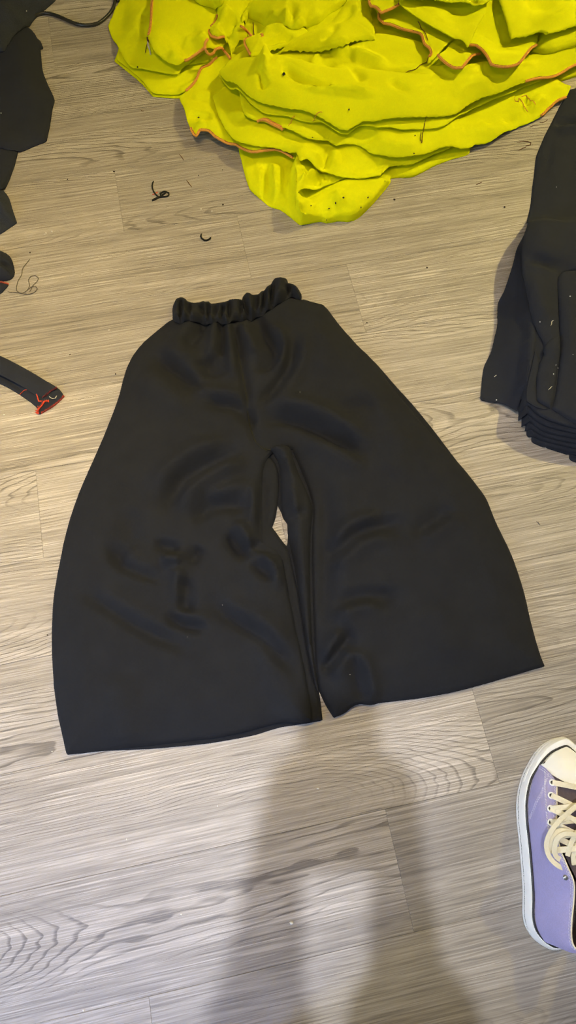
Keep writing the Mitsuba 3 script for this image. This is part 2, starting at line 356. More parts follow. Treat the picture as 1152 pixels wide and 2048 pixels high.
# surface-mounted ceiling downlights (outside the picture): a can with a glowing disc deep inside it
for x, y, rad, CAN, col, over in DOWNLIGHTS:
    d = thing('ceiling_downlight', 'white cylindrical ceiling downlight above ' + over + ', outside the picture', 'lamp', 'ceiling downlights')
    can = trimesh.creation.annulus(rad + 0.0005, rad + 0.008, CAN, sections=48); can.apply_translation((x, y, zc - CAN / 2))
    entry('housing', can, 'lamp_can', d)
    disc = trimesh.creation.cylinder(rad, 0.004, sections=40); disc.apply_translation((x, y, zc - 0.003))
    scene[d + '__diffuser'] = mikit.ply(disc, 'lamp_white', emitter={'type': 'area', 'radiance': {'type': 'rgb', 'value': list(map(float, col))}})

#@@THINGS
# ---------------------------------------------------------------- the black trousers in the middle
tr = thing('trousers', 'black wide-legged trousers with a gathered elastic waist laid flat on the planks', 'trousers')
LEFT = [(345,640),(318,660),(290,683),(270,706),(255,735),(247,760),(238,795),(225,830),(205,880),(183,930),(163,975),(148,1015),(136,1055),(126,1095),(116,1145),(108,1195),(105,1240),(104,1290),(106,1340),(110,1390),(118,1440),(127,1480),(134,1510)]
RIGHT = [(1089,1333),(1078,1305),(1061,1245),(1047,1183),(1025,1117),(990,1043),(971,997),(950,968),(928,940),(913,923),(870,865),(827,812),(784,765),(751,727),(708,684),(675,646),(648,612),(628,606),(606,600)]
TOPLINE = [(600,601),(575,596),(550,606),(533,620),(515,630),(498,635),(485,638),(465,640),(440,640),(415,643),(390,638),(365,640)]
HOLE = [(555,1011),(551.7,1033),(547.5,1047.5),(543.8,1055),(553.8,1068),(566,1085),(574,1094),(576,1071),(577,1048.5),(570,1037),(563,1027)]
HEM_R = [(667,1436),(690,1426),(705,1413),(722,1407),(740,1410),(760,1406),(830,1398),(900,1386),(970,1368),(1030,1350)]
back = sheet(LEFT + [(170,1504),(233,1501),(300,1498),(350,1494),(410,1488),(448,1482),(510,1470),(560,1455),(600,1449),(625,1445),(645,1441),(641,1405),(637,1380),(650,1408)] + HEM_R + RIGHT + TOPLINE,
             t=0.0014, loft=0.003, wave=0.002, holes=[HOLE], rough=0.001, grid=0.008, seed=3)
entry('back_panel', back.mesh, 'black_jersey', tr, smooth=True)
inner = sheet([(520,905),(540,915),(552,930),(558,955),(556,1000),(551,1033),(546,1050),(544,1055),(554,1068),(566,1085),(577,1103),(586,1140),(598,1190),(606,1235),(614,1290),(622,1340),(634,1385),(640,1415),(644,1440),(625,1444),(606,1447),(560,1440),(520,1300),(500,1150),(490,1000)],
              t=0.0014, loft=0.012, loft_w=0.04, roll=0.006, closed=True, grid=0.006, folds=[([(522,930),(526,1000),(524,1080)], -0.008, 0.01), ([(560,1110),(580,1200),(600,1290),(628,1430)], -0.006, 0.007, 0.007, 3)], seed=5)
entry('inner_leg', inner.mesh, 'black_jersey', tr, smooth=True)
FR = [(-0.010, 0.016)]
front_folds = [
    ([(300,690),(329,722),(357,746),(391,770),(420,780)], -0.010, 0.014, 0.022), ([(270,745),(310,770),(345,800),(375,840)], 0.007, 0.03),
    ([(410,715),(422,738),(428,760)], -0.008, 0.022), ([(372,694),(380,730),(400,770)], 0.006, 0.02),
    ([(443,651),(446,675),(444,720)], -0.007, 0.008, 0.008, 1), ([(405,646),(390,672),(372,700)], -0.009, 0.012, 0.02, 1),
    ([(430,650),(425,690),(418,725)], 0.007, 0.011, 0.011, 1), ([(380,645),(360,690),(340,740)], 0.007, 0.02, 0.02, 1), ([(455,650),(462,700),(466,760)], 0.007, 0.010, 0.010, 1),
    ([(467,655),(478,715),(489,770),(494,800),(496,827),(510,885),(534,904)], -0.0065, 0.012, 0.006, 1), ([(485,655),(502,690),(510,720)], 0.008, 0.012, 0.012, 1),
    ([(517,632),(534,670),(553,696),(551,716),(543,728),(522,739),(498,733)], -0.010, 0.008, 0.018, 1), ([(540,640),(565,680),(568,720),(548,752)], 0.008, 0.014),
    ([(592,670),(582,705),(572,741),(543,780),(505,818)], -0.011, 0.022, 0.010), ([(610,650),(606,700),(592,745),(562,790),(520,830)], 0.009, 0.017), ([(640,640),(648,690),(640,760)], 0.005, 0.03),
    ([(400,794),(434,803),(472,811),(496,832),(512,860)], -0.009, 0.010, 0.018), ([(380,775),(420,785),(465,790),(492,800)], 0.006, 0.016),
    ([(515,868),(530,845),(560,836),(600,843),(640,862),(690,890),(751,923)], -0.012, 0.020, 0.013), ([(530,828),(580,812),(640,828),(700,862),(755,905)], 0.011, 0.022), ([(590,880),(640,895),(700,925),(740,950)], 0.007, 0.02),
    ([(319,1040),(338,1000),(367,956),(424,923),(496,894)], -0.011, 0.020, 0.016), ([(300,1000),(340,940),(400,900),(470,880)], 0.009, 0.022), ([(350,1030),(385,985),(440,945),(505,915)], 0.010, 0.016),
    ([(380,1055),(410,1020),(440,1008),(485,1010),(505,1030)], -0.009, 0.016), ([(410,990),(450,985),(500,960)], 0.007, 0.014),
    ([(214,1080),(230,1108),(248,1129),(290,1148),(338,1162)], -0.011, 0.022, 0.011), ([(240,1100),(275,1130),(330,1145)], 0.009, 0.018), ([(258,1010),(262,1060),(280,1100)], -0.005, 0.02),
    ([(145,1168),(205,1205),(281,1253),(357,1290),(400,1310)], -0.010, 0.022, 0.013), ([(170,1170),(230,1205),(300,1245),(370,1275)], 0.008, 0.018),
    ([(305,1081),(330,1090),(365,1097)], -0.008, 0.010, 0.014), ([(319,1124),(340,1118),(353,1119),(360,1135)], 0.010, 0.010), ([(372,1150),(368,1200),(386,1232)], -0.010, 0.014), ([(356,1125),(357,1170),(360,1215)], 0.009, 0.012), ([(372,1122),(388,1112),(400,1090)], -0.008, 0.012),
    ([(329,1224),(367,1248),(419,1255)], -0.010, 0.014, 0.010), ([(340,1215),(380,1235),(425,1242)], 0.007, 0.012),
    ([(400,1188),(462,1234),(520,1267),(558,1306),(610,1368)], -0.010, 0.020, 0.013), ([(430,1190),(490,1230),(545,1265),(590,1320)], 0.009, 0.018),
    ([(455,1060),(475,1092),(500,1117)], -0.010, 0.014), ([(470,1040),(492,1075),(505,1095)], 0.010, 0.013), ([(500,1093),(515,1087),(540,1092),(572,1104)], -0.014, 0.008, 0.010), ([(505,1108),(534,1118),(553,1138),(565,1180)], 0.009, 0.011),
    ([(500,1120),(530,1140),(548,1160)], -0.008, 0.012), ([(525,935),(524,1000),(523,1060),(521,1086)], -0.012, 0.007, 0.007), ([(510,950),(508,1010),(507,1060)], 0.007, 0.010),
    ([(636,1117),(660,1108),(679,1098),(708,1069),(765,1050),(827,1035)], -0.010, 0.013, 0.022), ([(645,1135),(690,1115),(730,1085),(800,1065)], 0.009, 0.018), ([(640,1090),(680,1070),(710,1048),(770,1030)], 0.008, 0.016),
    ([(818,1078),(856,1050),(913,1012)], -0.008, 0.016), ([(830,1090),(870,1065),(930,1022)], 0.006, 0.02),
    ([(665,1225),(690,1202),(718,1193),(789,1190),(815,1200)], -0.009, 0.013, 0.020), ([(670,1245),(710,1215),(770,1210)], 0.008, 0.016),
    ([(641,1355),(660,1325),(675,1303),(712,1252)], -0.011, 0.012, 0.014), ([(645,1325),(665,1290),(690,1258)], 0.010, 0.013), ([(660,1360),(690,1320),(710,1290)], 0.008, 0.014), ([(698,1300),(718,1351),(728,1396)], -0.006, 0.014, 0.014, 2), ([(712,1290),(738,1350),(748,1400)], 0.007, 0.014, 0.014, 2),
    ([(670,825),(718,813),(760,812)], -0.006, 0.018), ([(784,846),(796,904),(784,970)], 0.005, 0.03), ([(700,760),(740,800),(800,860)], 0.004, 0.04), ([(860,1200),(880,1260),(890,1330)], 0.004, 0.04), ([(230,1340),(240,1400),(250,1480)], 0.005, 0.03, 0.03, 2),
    ([(640,930),(652,1010),(656,1100),(650,1200),(648,1290)], -0.007, 0.018),
]
front = sheet(LEFT + [(233,1499),(338,1487),(448,1473),(520,1456),(567,1444),(606,1446),(625,1442),(619,1400),(612,1360),(603,1310),(594,1275),(585,1230),(577,1190),(570,1150),(562,1115),(545,1098),(526,1086),(523,1040),(524,980),(527,935),(540,912),(562,895),(585,900),(600,935),(616,975),(626,1015),(624,1080),(626,1200),(630,1300),(637,1375),(650,1408)] + HEM_R +
              RIGHT[:9] + [(905,915),(862,868),(822,820),(782,772)] + RIGHT[13:] + TOPLINE, t=0.0014, loft=0.022, loft_w=0.06, roll=0.006, closed=True, gain=1.9, folds=front_folds, rough=0.0016, grid=0.0055, seed=11, drape=0.008, lifts=[(722,1407,0.008,0.02), (590,1445,0.006,0.03), (480,1465,0.005,0.05)])
entry('front_panel', front.mesh, 'black_jersey', tr, smooth=True)
flap = sheet([(541,897),(552,890),(568,889),(580,896),(588,920),(598,950),(612,978),(622,1003),(625,1020),(622,1060),(620,1120),(621,1200),(625,1290),(633,1350),(640,1395),(629,1368),(618,1320),(607,1260),(598,1190),(590,1140),(582,1100),(575,1065),(574,1048),(566,1036),(562,1020),(561,985),(560,950),(557,925)],
             t=0.0014, loft=0.030, loft_w=0.035, roll=0.008, closed=True, grid=0.005, drape=0.008, folds=[([(580,960),(588,1000),(592,1040)], 0.008, 0.008), ([(566,1030),(590,1028),(620,1012)], -0.009, 0.008), ([(580,1050),(586,1110),(600,1180)], -0.006, 0.006), ([(570,900),(585,940),(606,980)], 0.008, 0.008)], seed=13)
entry('inner_leg_fold', flap.mesh, 'black_jersey', tr, smooth=True)
band_top = [(347,642),(345,625),(347,612),(351,603),(364,599),(374,602),(378,607),(390,610),(400,609),(408,606),(413,608),(420,607),(425,612),(434,611),(445,609),(454,607),(458,604),(468,603),(484,603),(485,597),(491,590),(499,590),(506,594),(516,593),(520,588),(528,586),(530,580),(541,572),(546,563),(557,560),(575,562),(577,571),(586,573),(596,579),(603,592),(602,600)]
band_low = [(585,595),(570,601),(556,609),(545,617),(533,624),(525,631),(512,636),(503,642),(493,638),(485,642),(470,644),(458,648),(452,649),(443,650),(436,645),(425,647),(413,651),(400,647),(388,644),(375,643),(359,648)]
gro = [(361,0),(385,0),(394,0),(416,0),(430,0),(442,1),(457,1),(480,2),(487,3),(500,4),(524,5),(530,6),(543,7),(572,8)]
band_folds = [([(361,603),(361,646)], -0.009, 0.004, 0.004, 3), ([(376,610),(378,630),(392,640)], -0.006, 0.005, 0.005, 3), ([(402,612),(404,630),(400,645)], -0.006, 0.005, 0.005, 3), ([(416,608),(415,648)], -0.009, 0.0035, 0.0035, 3), ([(432,612),(428,630),(433,644)], -0.006, 0.005, 0.005, 3), ([(446,612),(442,630),(448,648)], -0.009, 0.004, 0.004, 3), ([(458,605),(457,646)], -0.009, 0.0035, 0.0035, 3), ([(481,604),(480,640)], -0.008, 0.003, 0.003, 3), ([(487,596),(492,615),(505,638)], -0.010, 0.004, 0.004, 3), ([(512,594),(512,615),(516,632)], -0.006, 0.005, 0.005, 3), ([(530,584),(528,605),(520,628)], -0.010, 0.0045, 0.0045, 3), ([(546,566),(543,590),(545,615)], -0.010, 0.004, 0.004, 3), ([(577,572),(574,585),(560,603)], -0.010, 0.004, 0.004, 3),
              ([(352,606),(351,640)], 0.004, 0.006, 0.006, 3), ([(368,602),(369,640)], 0.004, 0.005, 0.005, 3), ([(470,606),(469,640)], 0.002, 0.01, 0.01, 3), ([(497,594),(503,620)], 0.005, 0.006, 0.006, 3), ([(536,578),(535,610)], 0.005, 0.005, 0.005, 3), ([(560,565),(557,600)], 0.005, 0.008, 0.008, 3), ([(590,578),(585,592)], 0.005, 0.006, 0.006, 3)]
band = sheet(band_top + band_low, t=0.0014, loft=0.024, loft_w=0.014, roll=0.007, closed=True, gain=2.5, folds=band_folds, grid=0.0028, drape=0.005, seed=17)
entry('waistband', band.mesh, 'black_jersey', tr, smooth=True)
seam = edge_cord(front, [(468,660),(478,715),(489,770),(494,800),(496,827),(502,858),(510,882),(520,893),(534,903)], dz=-0.0004, inside=True)
entry('centre_seam', tube(seam, 0.0018, 6), 'black_thread', tr, smooth=True)
seam = edge_cord(front, [(524,896),(538,899),(556,892)], dz=0.0, inside=True)
entry('crotch_seam', tube(seam, 0.0018, 6), 'black_thread', tr, smooth=True)

# ---------------------------------------------------------------- the black cloth along the left edge
def overlock(e, amp=0.0022, pitch=0.0026, r=0.0007):
    """Zigzag serging stitches along an edge."""
    s = np.r_[0, np.cumsum(np.linalg.norm(np.diff(e, axis=0), axis=1))]; n = max(4, int(s[-1] / (pitch / 2)))
    p = np.stack([np.interp(np.linspace(0, s[-1], n), s, e[:, k]) for k in range(3)], 1)
    d = np.gradient(p, axis=0); side = np.column_stack([-d[:, 1], d[:, 0], 0 * d[:, 0]]); side /= np.linalg.norm(side, axis=1, keepdims=True) + 1e-12
    p = p + side * (amp * np.where(np.arange(n) % 2, 1, -1))[:, None] + [0, 0, 0.0006]
    return tube(p, r, 5)
def dark(label, outline, bsdf='black_twill', cords=(), **kw):
    S = sheet(outline, **{**dict(t=0.0016, loft=0.006, loft_w=0.02, grid=0.008, rough=0.0015, gain=1.8), **kw})
    k = entry('cloth_piece', S.mesh, bsdf, smooth=True, label=label, cat='fabric')
    return k, S
dark('blue-black cloth with a dark fold on the left edge, just above the curled strip', [(-40,376),(4,378),(17,394),(26,422),(34,446),(17,457),(0,468),(-40,480)], folds=[([(-10,395),(10,415),(20,440)], 0.010, 0.012), ([(0,445),(18,448),(32,447)], -0.005, 0.006)], loft=0.012, roll=0.005, closed=True, bsdf='blue_black')
dark('black cloth narrowing to a step at the left edge, below the widest black piece', [(-40,280),(0,288),(36,303),(30,328),(23,348),(17,364),(4,379),(-40,384)], loft=0.010, roll=0.004, closed=True)
dark('widest black cloth on the left edge with a jagged right outline', [(-40,20),(20,40),(53,54),(67,64),(74,76),(81,83),(87,97),(81,99),(83,122),(86,144),(97,172),(109,200),(105,217),(100,250),(93,283),(67,293),(36,303),(10,298),(-40,288)], loft=0.016, loft_w=0.04, folds=[([(0,288),(36,291),(93,281)], -0.007, 0.006), ([(20,60),(40,140),(60,240)], 0.006, 0.04)], roll=0.003, closed=True)
dark('blue-black cloth lying across the top left corner over the cable end', [(-60,-60),(160,-60),(111,0),(95,15),(80,28),(66,42),(53,53),(42,60),(28,72),(22,82),(14,92),(10,100),(6,104),(-60,112)], 'blue_black', loft=0.022, loft_w=0.05, roll=0.004, closed=True, folds=[([(0,95),(20,70),(60,45)], -0.006, 0.006), ([(-20,40),(30,10),(60,-30)], 0.006, 0.05)])
k, S = dark('small curled black strip end at the left edge beside the tangled grey thread', [(-30,498),(0,503),(15,509),(23,518),(28,535),(29,548),(25,556),(15,561),(0,562),(-30,562)], loft=0.020, loft_w=0.02, roll=0.006, closed=True, grid=0.004, folds=[([(-5,523),(15,528),(22,540)], -0.010, 0.006)])
k, S = dark('pointed black scrap with a red serged edge at the left border', [(-30,560),(0,563),(18,569),(12,577),(0,588),(-30,600)], grid=0.005)
e = edge_cord(S, [(-20,563),(0,565),(18,569)], dz=0.0008); entry('serged_edge', overlock(e), 'red_thread', k, smooth=True)
k, S = dark('folded black cloth band with a red serged end pointing at the trousers', [(-40,695),(0,712),(27,726),(62,745),(92,762),(118,778),(129,793),(108,812),(79,829),(74,816),(56,801),(37,788),(17,776),(0,768),(-40,752)], loft=0.006, roll=0.002, closed=True, grid=0.004, folds=[([(-10,745),(20,760),(50,785)], -0.004, 0.005), ([(-10,728),(30,745),(70,775)], 0.003, 0.012)])
S2 = sheet([(-40,696),(0,713),(27,727),(62,746),(92,763),(115,777),(100,784),(88,795),(70,790),(40,772),(0,752),(-40,735)], t=0.0014, loft=0.003, grid=0.004); entry('upper_layer', S2.mesh, 'black_twill', k, smooth=True)
e = edge_cord(S2, [(115,777),(106,781),(97,786),(88,794),(84,798)], dz=0.0006); entry('serged_edge', overlock(e), 'dark_red_thread', k, smooth=True)
e = edge_cord(S, [(128,792),(120,799),(110,806),(100,813),(90,821),(83,827)], dz=0.0012); entry('serged_edge', overlock(e, 0.0024), 'red_thread', k, smooth=True)
e = edge_cord(S, [(76,829),(75,822),(79,815),(85,809),(87,803),(92,801),(98,802)], dz=0.003, inside=True); entry('thread_tail', cat([tube(e, 0.0012, 6), overlock(e, 0.0028, 0.0030, 0.0009), overlock(e[: len(e) // 2] + [-0.0015, 0.001, 0.001], 0.0030, 0.0034, 0.0009)]), 'red_thread', k, smooth=True)
e = edge_cord(S, [(39,789),(46,778),(52,776),(60,780),(66,784),(72,787),(75,795),(77,802),(83,802)], dz=0.002, inside=True); entry('thread_tail', tube(e, np.where(np.arange(len(e)) > len(e) * 0.55, 0.0013, 0.0007), 6), 'red_thread', k, smooth=True)
e = edge_cord(S, [(98,793),(105,797),(111,796),(113,791)], dz=0.0015, inside=True); entry('loose_thread', tube(e, 0.0007, 6), 'pale_thread', k, smooth=True)

# ---------------------------------------------------------------- the stack of black cloth on the right
NTH = ['lowest', 'second from the floor', 'third from the floor', 'fourth from the floor', 'fifth from the floor', 'third from the top', 'second from the top', 'topmost even layer']
steps = [(0, [(1140,918),(1152,923),(1220,938)]), (1, [(1092,894),(1134,907),(1220,930)]), (2, [(1064,883),(1094,893),(1152,905),(1220,918)]), (3, [(1054,870),(1086,880),(1152,896),(1220,908)]), (4, [(1052,860),(1090,872),(1152,886),(1220,898)]), (5, [(1046,850),(1090,862),(1152,876),(1220,888)]), (6, [(1040,838),(1085,848),(1152,866),(1220,878)]), (7, [(1039,822),(1085,834),(1152,856),(1220,870)])]
for i, low in steps:
    x, y = low[0]
    S = sheet([(1235,470),(x + 16,480),(x + 10,600),(x + 4,740)] + low, t=0.005, loft=0.003, loft_w=0.02, roll=0.003, closed=True, drape=0.02, grid=0.011, seed=20 + i, rough=0.0008, hug=True)
    entry('cloth_layer', S.mesh, 'black_twill', smooth=True, cat='fabric', group='folded black cloth layers stacked on the right', label=f'folded black cloth layer, {NTH[i]} of the stack at the right edge')
dark('black cloth flap hanging lowest on the left side of the right-hand stack', [(1049,470),(1036,496),(1024,519),(1019,540),(1014,560),(1004,591),(995,608),(993,622),(993,653),(987,681),(981,706),(969,731),(965,751),(960,800),(980,806),(998,810),(1037,821),(1047,792),(1059,747),(1070,702),(1072,660),(1075,600),(1080,520)], drape=0.02, loft=0.004, wave=0.004, folds=[([(1035,552),(1045,600),(1055,640),(1066,690)], -0.004, 0.01), ([(1020,600),(1015,680),(1000,760)], 0.004, 0.03)], maxgap=0.03)
dark('long black cloth covering the right-hand stack up to the lime heap', [(1240,120),(1152,176),(1139,180),(1130,194),(1117,217),(1103,245),(1090,270),(1084,284),(1076,303),(1072,315),(1068,353),(1065,373),(1061,411),(1053,444),(1046,469),(1040,490),(1036,520),(1037,560),(1045,600),(1054,612),(1062,636),(1071,657),(1086,688),(1088,702),(1084,724),(1120,706),(1119,657),(1117,600),(1117,556),(1127,543),(1160,540),(1240,545)], drape=0.02, loft=0.012, loft_w=0.05, maxgap=0.03, roll=0.004, folds=[([(1112,249),(1130,245),(1170,246)], -0.012, 0.012, 0.007, 2), ([(1110,262),(1140,258),(1180,262)], 0.006, 0.014), ([(1050,518),(1080,522),(1110,530),(1160,540)], -0.010, 0.012, 0.008), ([(1105,270),(1098,320),(1084,350)], -0.003, 0.005), ([(1090,420),(1080,480),(1060,540)], 0.005, 0.03), ([(1055,540),(1070,600),(1090,650)], 0.006, 0.02)])
dark('smooth black cloth on top of the right-hand stack, right of the narrow fold', [(1125,543),(1116,557),(1117,600),(1119,657),(1121,706),(1116,755),(1109,800),(1103,818),(1130,835),(1165,852),(1240,870),(1240,540),(1160,538)], drape=0.02, loft=0.008, roll=0.005, maxgap=0.03, folds=[([(1130,560),(1132,650),(1130,760)], 0.004, 0.02)])
dark('narrow folded black cloth strip hanging down in the middle of the right-hand stack', [(1086,700),(1088,712),(1080,724),(1077,735),(1073,759),(1073,800),(1082,807),(1102,817),(1108,800),(1114,755),(1121,706),(1119,670),(1100,680)], drape=0.01, loft=0.008, roll=0.005, closed=True, grid=0.006)
dark('small black cloth corner between the hanging flap and the narrow fold', [(1070,702),(1076,715),(1078,735),(1073,759),(1074,803),(1098,818),(1075,816),(1047,811),(1052,780),(1062,740)], loft=0.002, grid=0.006)
# ---------------------------------------------------------------- the heap of lime yellow cut cloth at the top
HEAP = 'lime yellow cloth pieces of the heap'
def lime(label, outline, cords=(), parent=None, name='cloth_piece', **kw):
    S = sheet(outline, **{**dict(t=0.0018, loft=0.006, loft_w=0.03, grid=0.0065, rough=0.002, wave=0.003, drape=0.012, gain=2.1), **kw})
    k = entry(name, S.mesh, 'lime_jersey', parent, smooth=True, label=label, cat=None if parent else 'fabric', group=None if parent else HEAP)
    for c in cords:
        e = edge_cord(S, c, dz=0.0014)
        two = [e + [0, 0, 0.0002]]
        m = entry('serged_edge', tube(e, 0.0034, 8, flat=0.85), 'orange_thread', k, smooth=True)
        entry('needle_thread', tube(e + [0.0004, 0.0006, 0.0020], 0.0009, 5), 'brown_thread', m, smooth=True)
    return k, S
lime('lime bottom lobe of the heap, resting on the planks nearest the trousers', [(478,303),(482,317),(488,343),(499,377),(507,386),(527,403),(540,413),(561,420),(580,434),(600,450),(620,447),(641,443),(654,446),(677,442),(698,443),(716,436),(742,412),(763,388),(781,365),(781,357),(794,355),(823,354),(846,344),(866,333),(901,319),(935,309),(940,301),(930,270),(800,220),(560,220),(480,270)],
     loft=0.014, loft_w=0.04, roll=0.005, closed=True, seed=31, folds=[([(534,322),(538,361),(539,395),(548,410)], -0.012, 0.005, 0.014), ([(545,325),(550,365),(552,400)], 0.010, 0.012), ([(520,330),(524,360),(526,390)], 0.005, 0.010), ([(591,343),(590,395),(596,430),(600,449)], 0.022, 0.016, 0.006, 3), ([(605,400),(606,430)], -0.010, 0.010), ([(770,365),(742,395),(722,425)], 0.006, 0.012), ([(680,380),(690,405),(680,435)], 0.005, 0.02), ([(790,348),(830,345),(900,312)], 0.006, 0.010)])
lime('crumpled lime fold deep inside the pocket of the bottom lobe', [(590,330),(594,350),(592,398),(606,391),(640,382),(665,368),(692,356),(660,335),(615,322)], loft=0.008, grid=0.004, rough=0.005, seed=33, folds=[([(600,372),(612,358),(640,345)], 0.012, 0.006), ([(606,388),(640,376),(668,360)], 0.010, 0.006), ([(612,340),(608,360)], -0.01, 0.007), ([(648,352),(640,372)], 0.008, 0.005), ([(625,368),(655,352)], -0.008, 0.006)])
lime('lime rim folded up in front of the pocket at the foot of the heap', [(590,398),(606,393),(637,386),(660,376),(690,360),(725,357),(760,358),(778,366),(757,392),(738,414),(714,434),(698,441),(677,440),(654,444),(641,441),(620,445),(602,448),(596,430)], loft=0.016, loft_w=0.04, roll=0.004, closed=True, seed=34, folds=[([(600,445),(596,425),(592,400)], 0.014, 0.008), ([(606,410),(606,435)], -0.012, 0.010), ([(740,375),(722,400),(708,432)], 0.004, 0.02), ([(665,378),(680,400),(682,420)], 0.005, 0.012)])
Y1 = [(240,90),(236,104),(229,123),(256,144),(283,167),(306,193),(330,195),(358,196),(385,190),(420,150),(430,100),(300,40)]
lime('lowest lime piece on the left of the heap, lying flat on the planks', Y1, seed=35, loft=0.003, wave=0.001)
lime('second lime piece from the bottom on the left side of the heap', [(242,92),(239,104),(233,121),(259,140),(284,162),(306,187),(326,190),(363,189),(390,175),(420,150),(430,100),(300,40)], seed=36, loft=0.012, loft_w=0.05, folds=[([(395,142),(360,162),(330,178)], -0.006, 0.012), ([(400,155),(375,172),(350,180)], 0.006, 0.012)])
lime('lime filling in the middle of the heap beneath all upper pieces', [(262,20),(270,100),(330,140),(430,130),(470,160),(560,235),(720,262),(900,240),(1050,180),(1130,160),(1240,120),(1240,-60),(262,-60)], seed=37, loft=0.055, loft_w=0.28, closed=True, grid=0.016, rough=0.006)
lime('broad lime piece spread over the left end of the heap, straight lower edge', [(245,-40),(241,0),(234,14),(227,34),(217,54),(237,99),(261,139),(290,143),(326,150),(356,153),(367,142),(381,135),(420,110),(430,40),(420,-60),(260,-60)], seed=38, loft=0.010, loft_w=0.05, wave=0.005, folds=[([(290,20),(292,60),(296,84)], -0.006, 0.012), ([(262,60),(270,90)], -0.004, 0.02), ([(285,28),(296,60)], 0.004, 0.01)])
lime('lime piece with a vertical orange seam ending in a tuft, left part of the heap', [(308,-50),(307,0),(305,27),(303,56),(299,79),(298,86),(308,104),(324,124),(340,137),(358,144),(371,137),(390,128),(414,122),(434,117),(448,100),(470,60),(460,-60)], seed=39, loft=0.012, wave=0.006, lift=0.004, lifts=[(310,105,0.018,0.03)], cords=[[(308,-30),(307,0),(305,27),(303,56),(299,79)], [(371,137),(390,128),(402,124),(414,121)]],
     folds=[([(408,90),(400,97),(387,106),(362,121)], -0.010, 0.008, 0.014), ([(372,60),(366,70),(355,100),(345,120)], -0.005, 0.008), ([(395,55),(380,62),(368,70)], -0.004, 0.010), ([(420,75),(400,85),(385,92)], 0.007, 0.012), ([(330,110),(350,122),(380,125)], 0.004, 0.014), ([(360,95),(345,118),(338,130)], 0.006, 0.010)])
lime('lime piece left in the heap front, its waving orange hem over the planks', [(358,196),(363,210),(370,226),(375,244),(382,260),(388,272),(393,276),(400,265),(416,264),(431,273),(452,286),(470,296),(486,303),(507,306),(533,303),(556,304),(574,313),(588,321),(640,290),(560,150),(470,110),(434,117),(417,123),(403,138),(392,160),(372,183)], seed=40, loft=0.016, loft_w=0.07, wave=0.006, lift=0.006, lifts=[(425,270,0.022,0.05), (372,235,0.016,0.04), (520,303,0.012,0.05)], cords=[[(372,183),(392,160),(403,138),(417,123),(434,117)], [(382,260),(388,271),(393,275),(400,265),(416,264),(431,273),(452,286),(470,296),(486,303),(507,306),(533,303),(556,304),(574,313),(586,320)]],
     folds=[([(375,240),(400,245),(430,252)], -0.006, 0.012), ([(385,200),(410,192),(430,196)], 0.004, 0.014), ([(395,275),(402,262),(416,262)], 0.006, 0.010)])
lime('wide lime band across the middle of the heap above the bottom lobe', [(425,194),(430,210),(436,231),(449,257),(460,275),(468,287),(480,291),(507,294),(538,300),(561,309),(587,322),(600,328),(616,331),(635,343),(659,351),(685,357),(721,358),(760,356),(776,341),(794,336),(823,333),(862,316),(900,300),(900,250),(800,220),(600,190),(470,150)], seed=41, loft=0.018, loft_w=0.05, wave=0.006, lift=0.003,
     folds=[([(655,295),(654,312),(645,330),(635,342)], -0.009, 0.010, 0.006), ([(665,300),(668,320),(662,340)], 0.007, 0.012), ([(450,232),(470,228),(500,236)], 0.004, 0.010), ([(700,345),(740,335),(775,318)], -0.006, 0.014), ([(560,280),(600,300),(640,300)], 0.005, 0.018), ([(600,325),(625,318),(645,312)], 0.006, 0.012)])
lime('lime piece running from the middle of the heap to its right tip', [(479,190),(482,215),(488,232),(495,239),(507,242),(530,246),(560,256),(586,268),(612,279),(635,284),(656,286),(672,295),(690,292),(711,289),(727,297),(742,308),(763,315),(781,320),(810,322),(841,318),(860,312),(880,303),(912,304),(941,300),(947,297),(976,290),(1004,273),(1039,253),(1050,250),(1081,234),(1097,219),(1114,205),(1131,196),(1141,176),(1100,150),(900,160),(600,170),(520,160)], seed=42, loft=0.018, loft_w=0.05, wave=0.008, lift=0.004, cords=[[(1081,234),(1090,226),(1097,219),(1106,211),(1114,205),(1131,196)]],
     folds=[([(740,275),(760,285),(800,300),(850,298)], 0.006, 0.025), ([(690,290),(720,276),(760,270)], -0.005, 0.012), ([(930,270),(980,262),(1030,240)], 0.006, 0.025), ([(950,240),(1000,245),(1040,220)], -0.005, 0.02), ([(1090,190),(1075,205),(1050,222)], 0.006, 0.012), ([(1060,200),(1050,215)], -0.005, 0.010)])
e = on_heap([(514,243),(522,240),(532,241),(540,246),(550,251),(562,257),(565,260)], 0.002); q = curve(e, 0.004)
entry('serged_edge', cat([tube(q, 0.0028, 8), tube(q + [0.004, 0.003, 0.001], 0.0018, 6)]), 'orange_thread', [x for x in labels if labels[x].get('label', '').startswith('lime piece running')][0], smooth=True)
lime('lime piece just under the largest one, its edge following the larger edge', [(440,163),(452,176),(481,193),(501,211),(527,230),(543,233),(574,236),(600,244),(620,248),(641,250),(662,262),(680,272),(695,275),(703,268),(716,259),(737,258),(755,259),(779,258),(802,263),(823,262),(860,259),(878,257),(895,250),(935,229),(960,219),(981,209),(1022,192),(1045,178),(1080,168),(1060,150),(700,170),(500,150)], seed=43, loft=0.006, wave=0.004, lift=0.002)
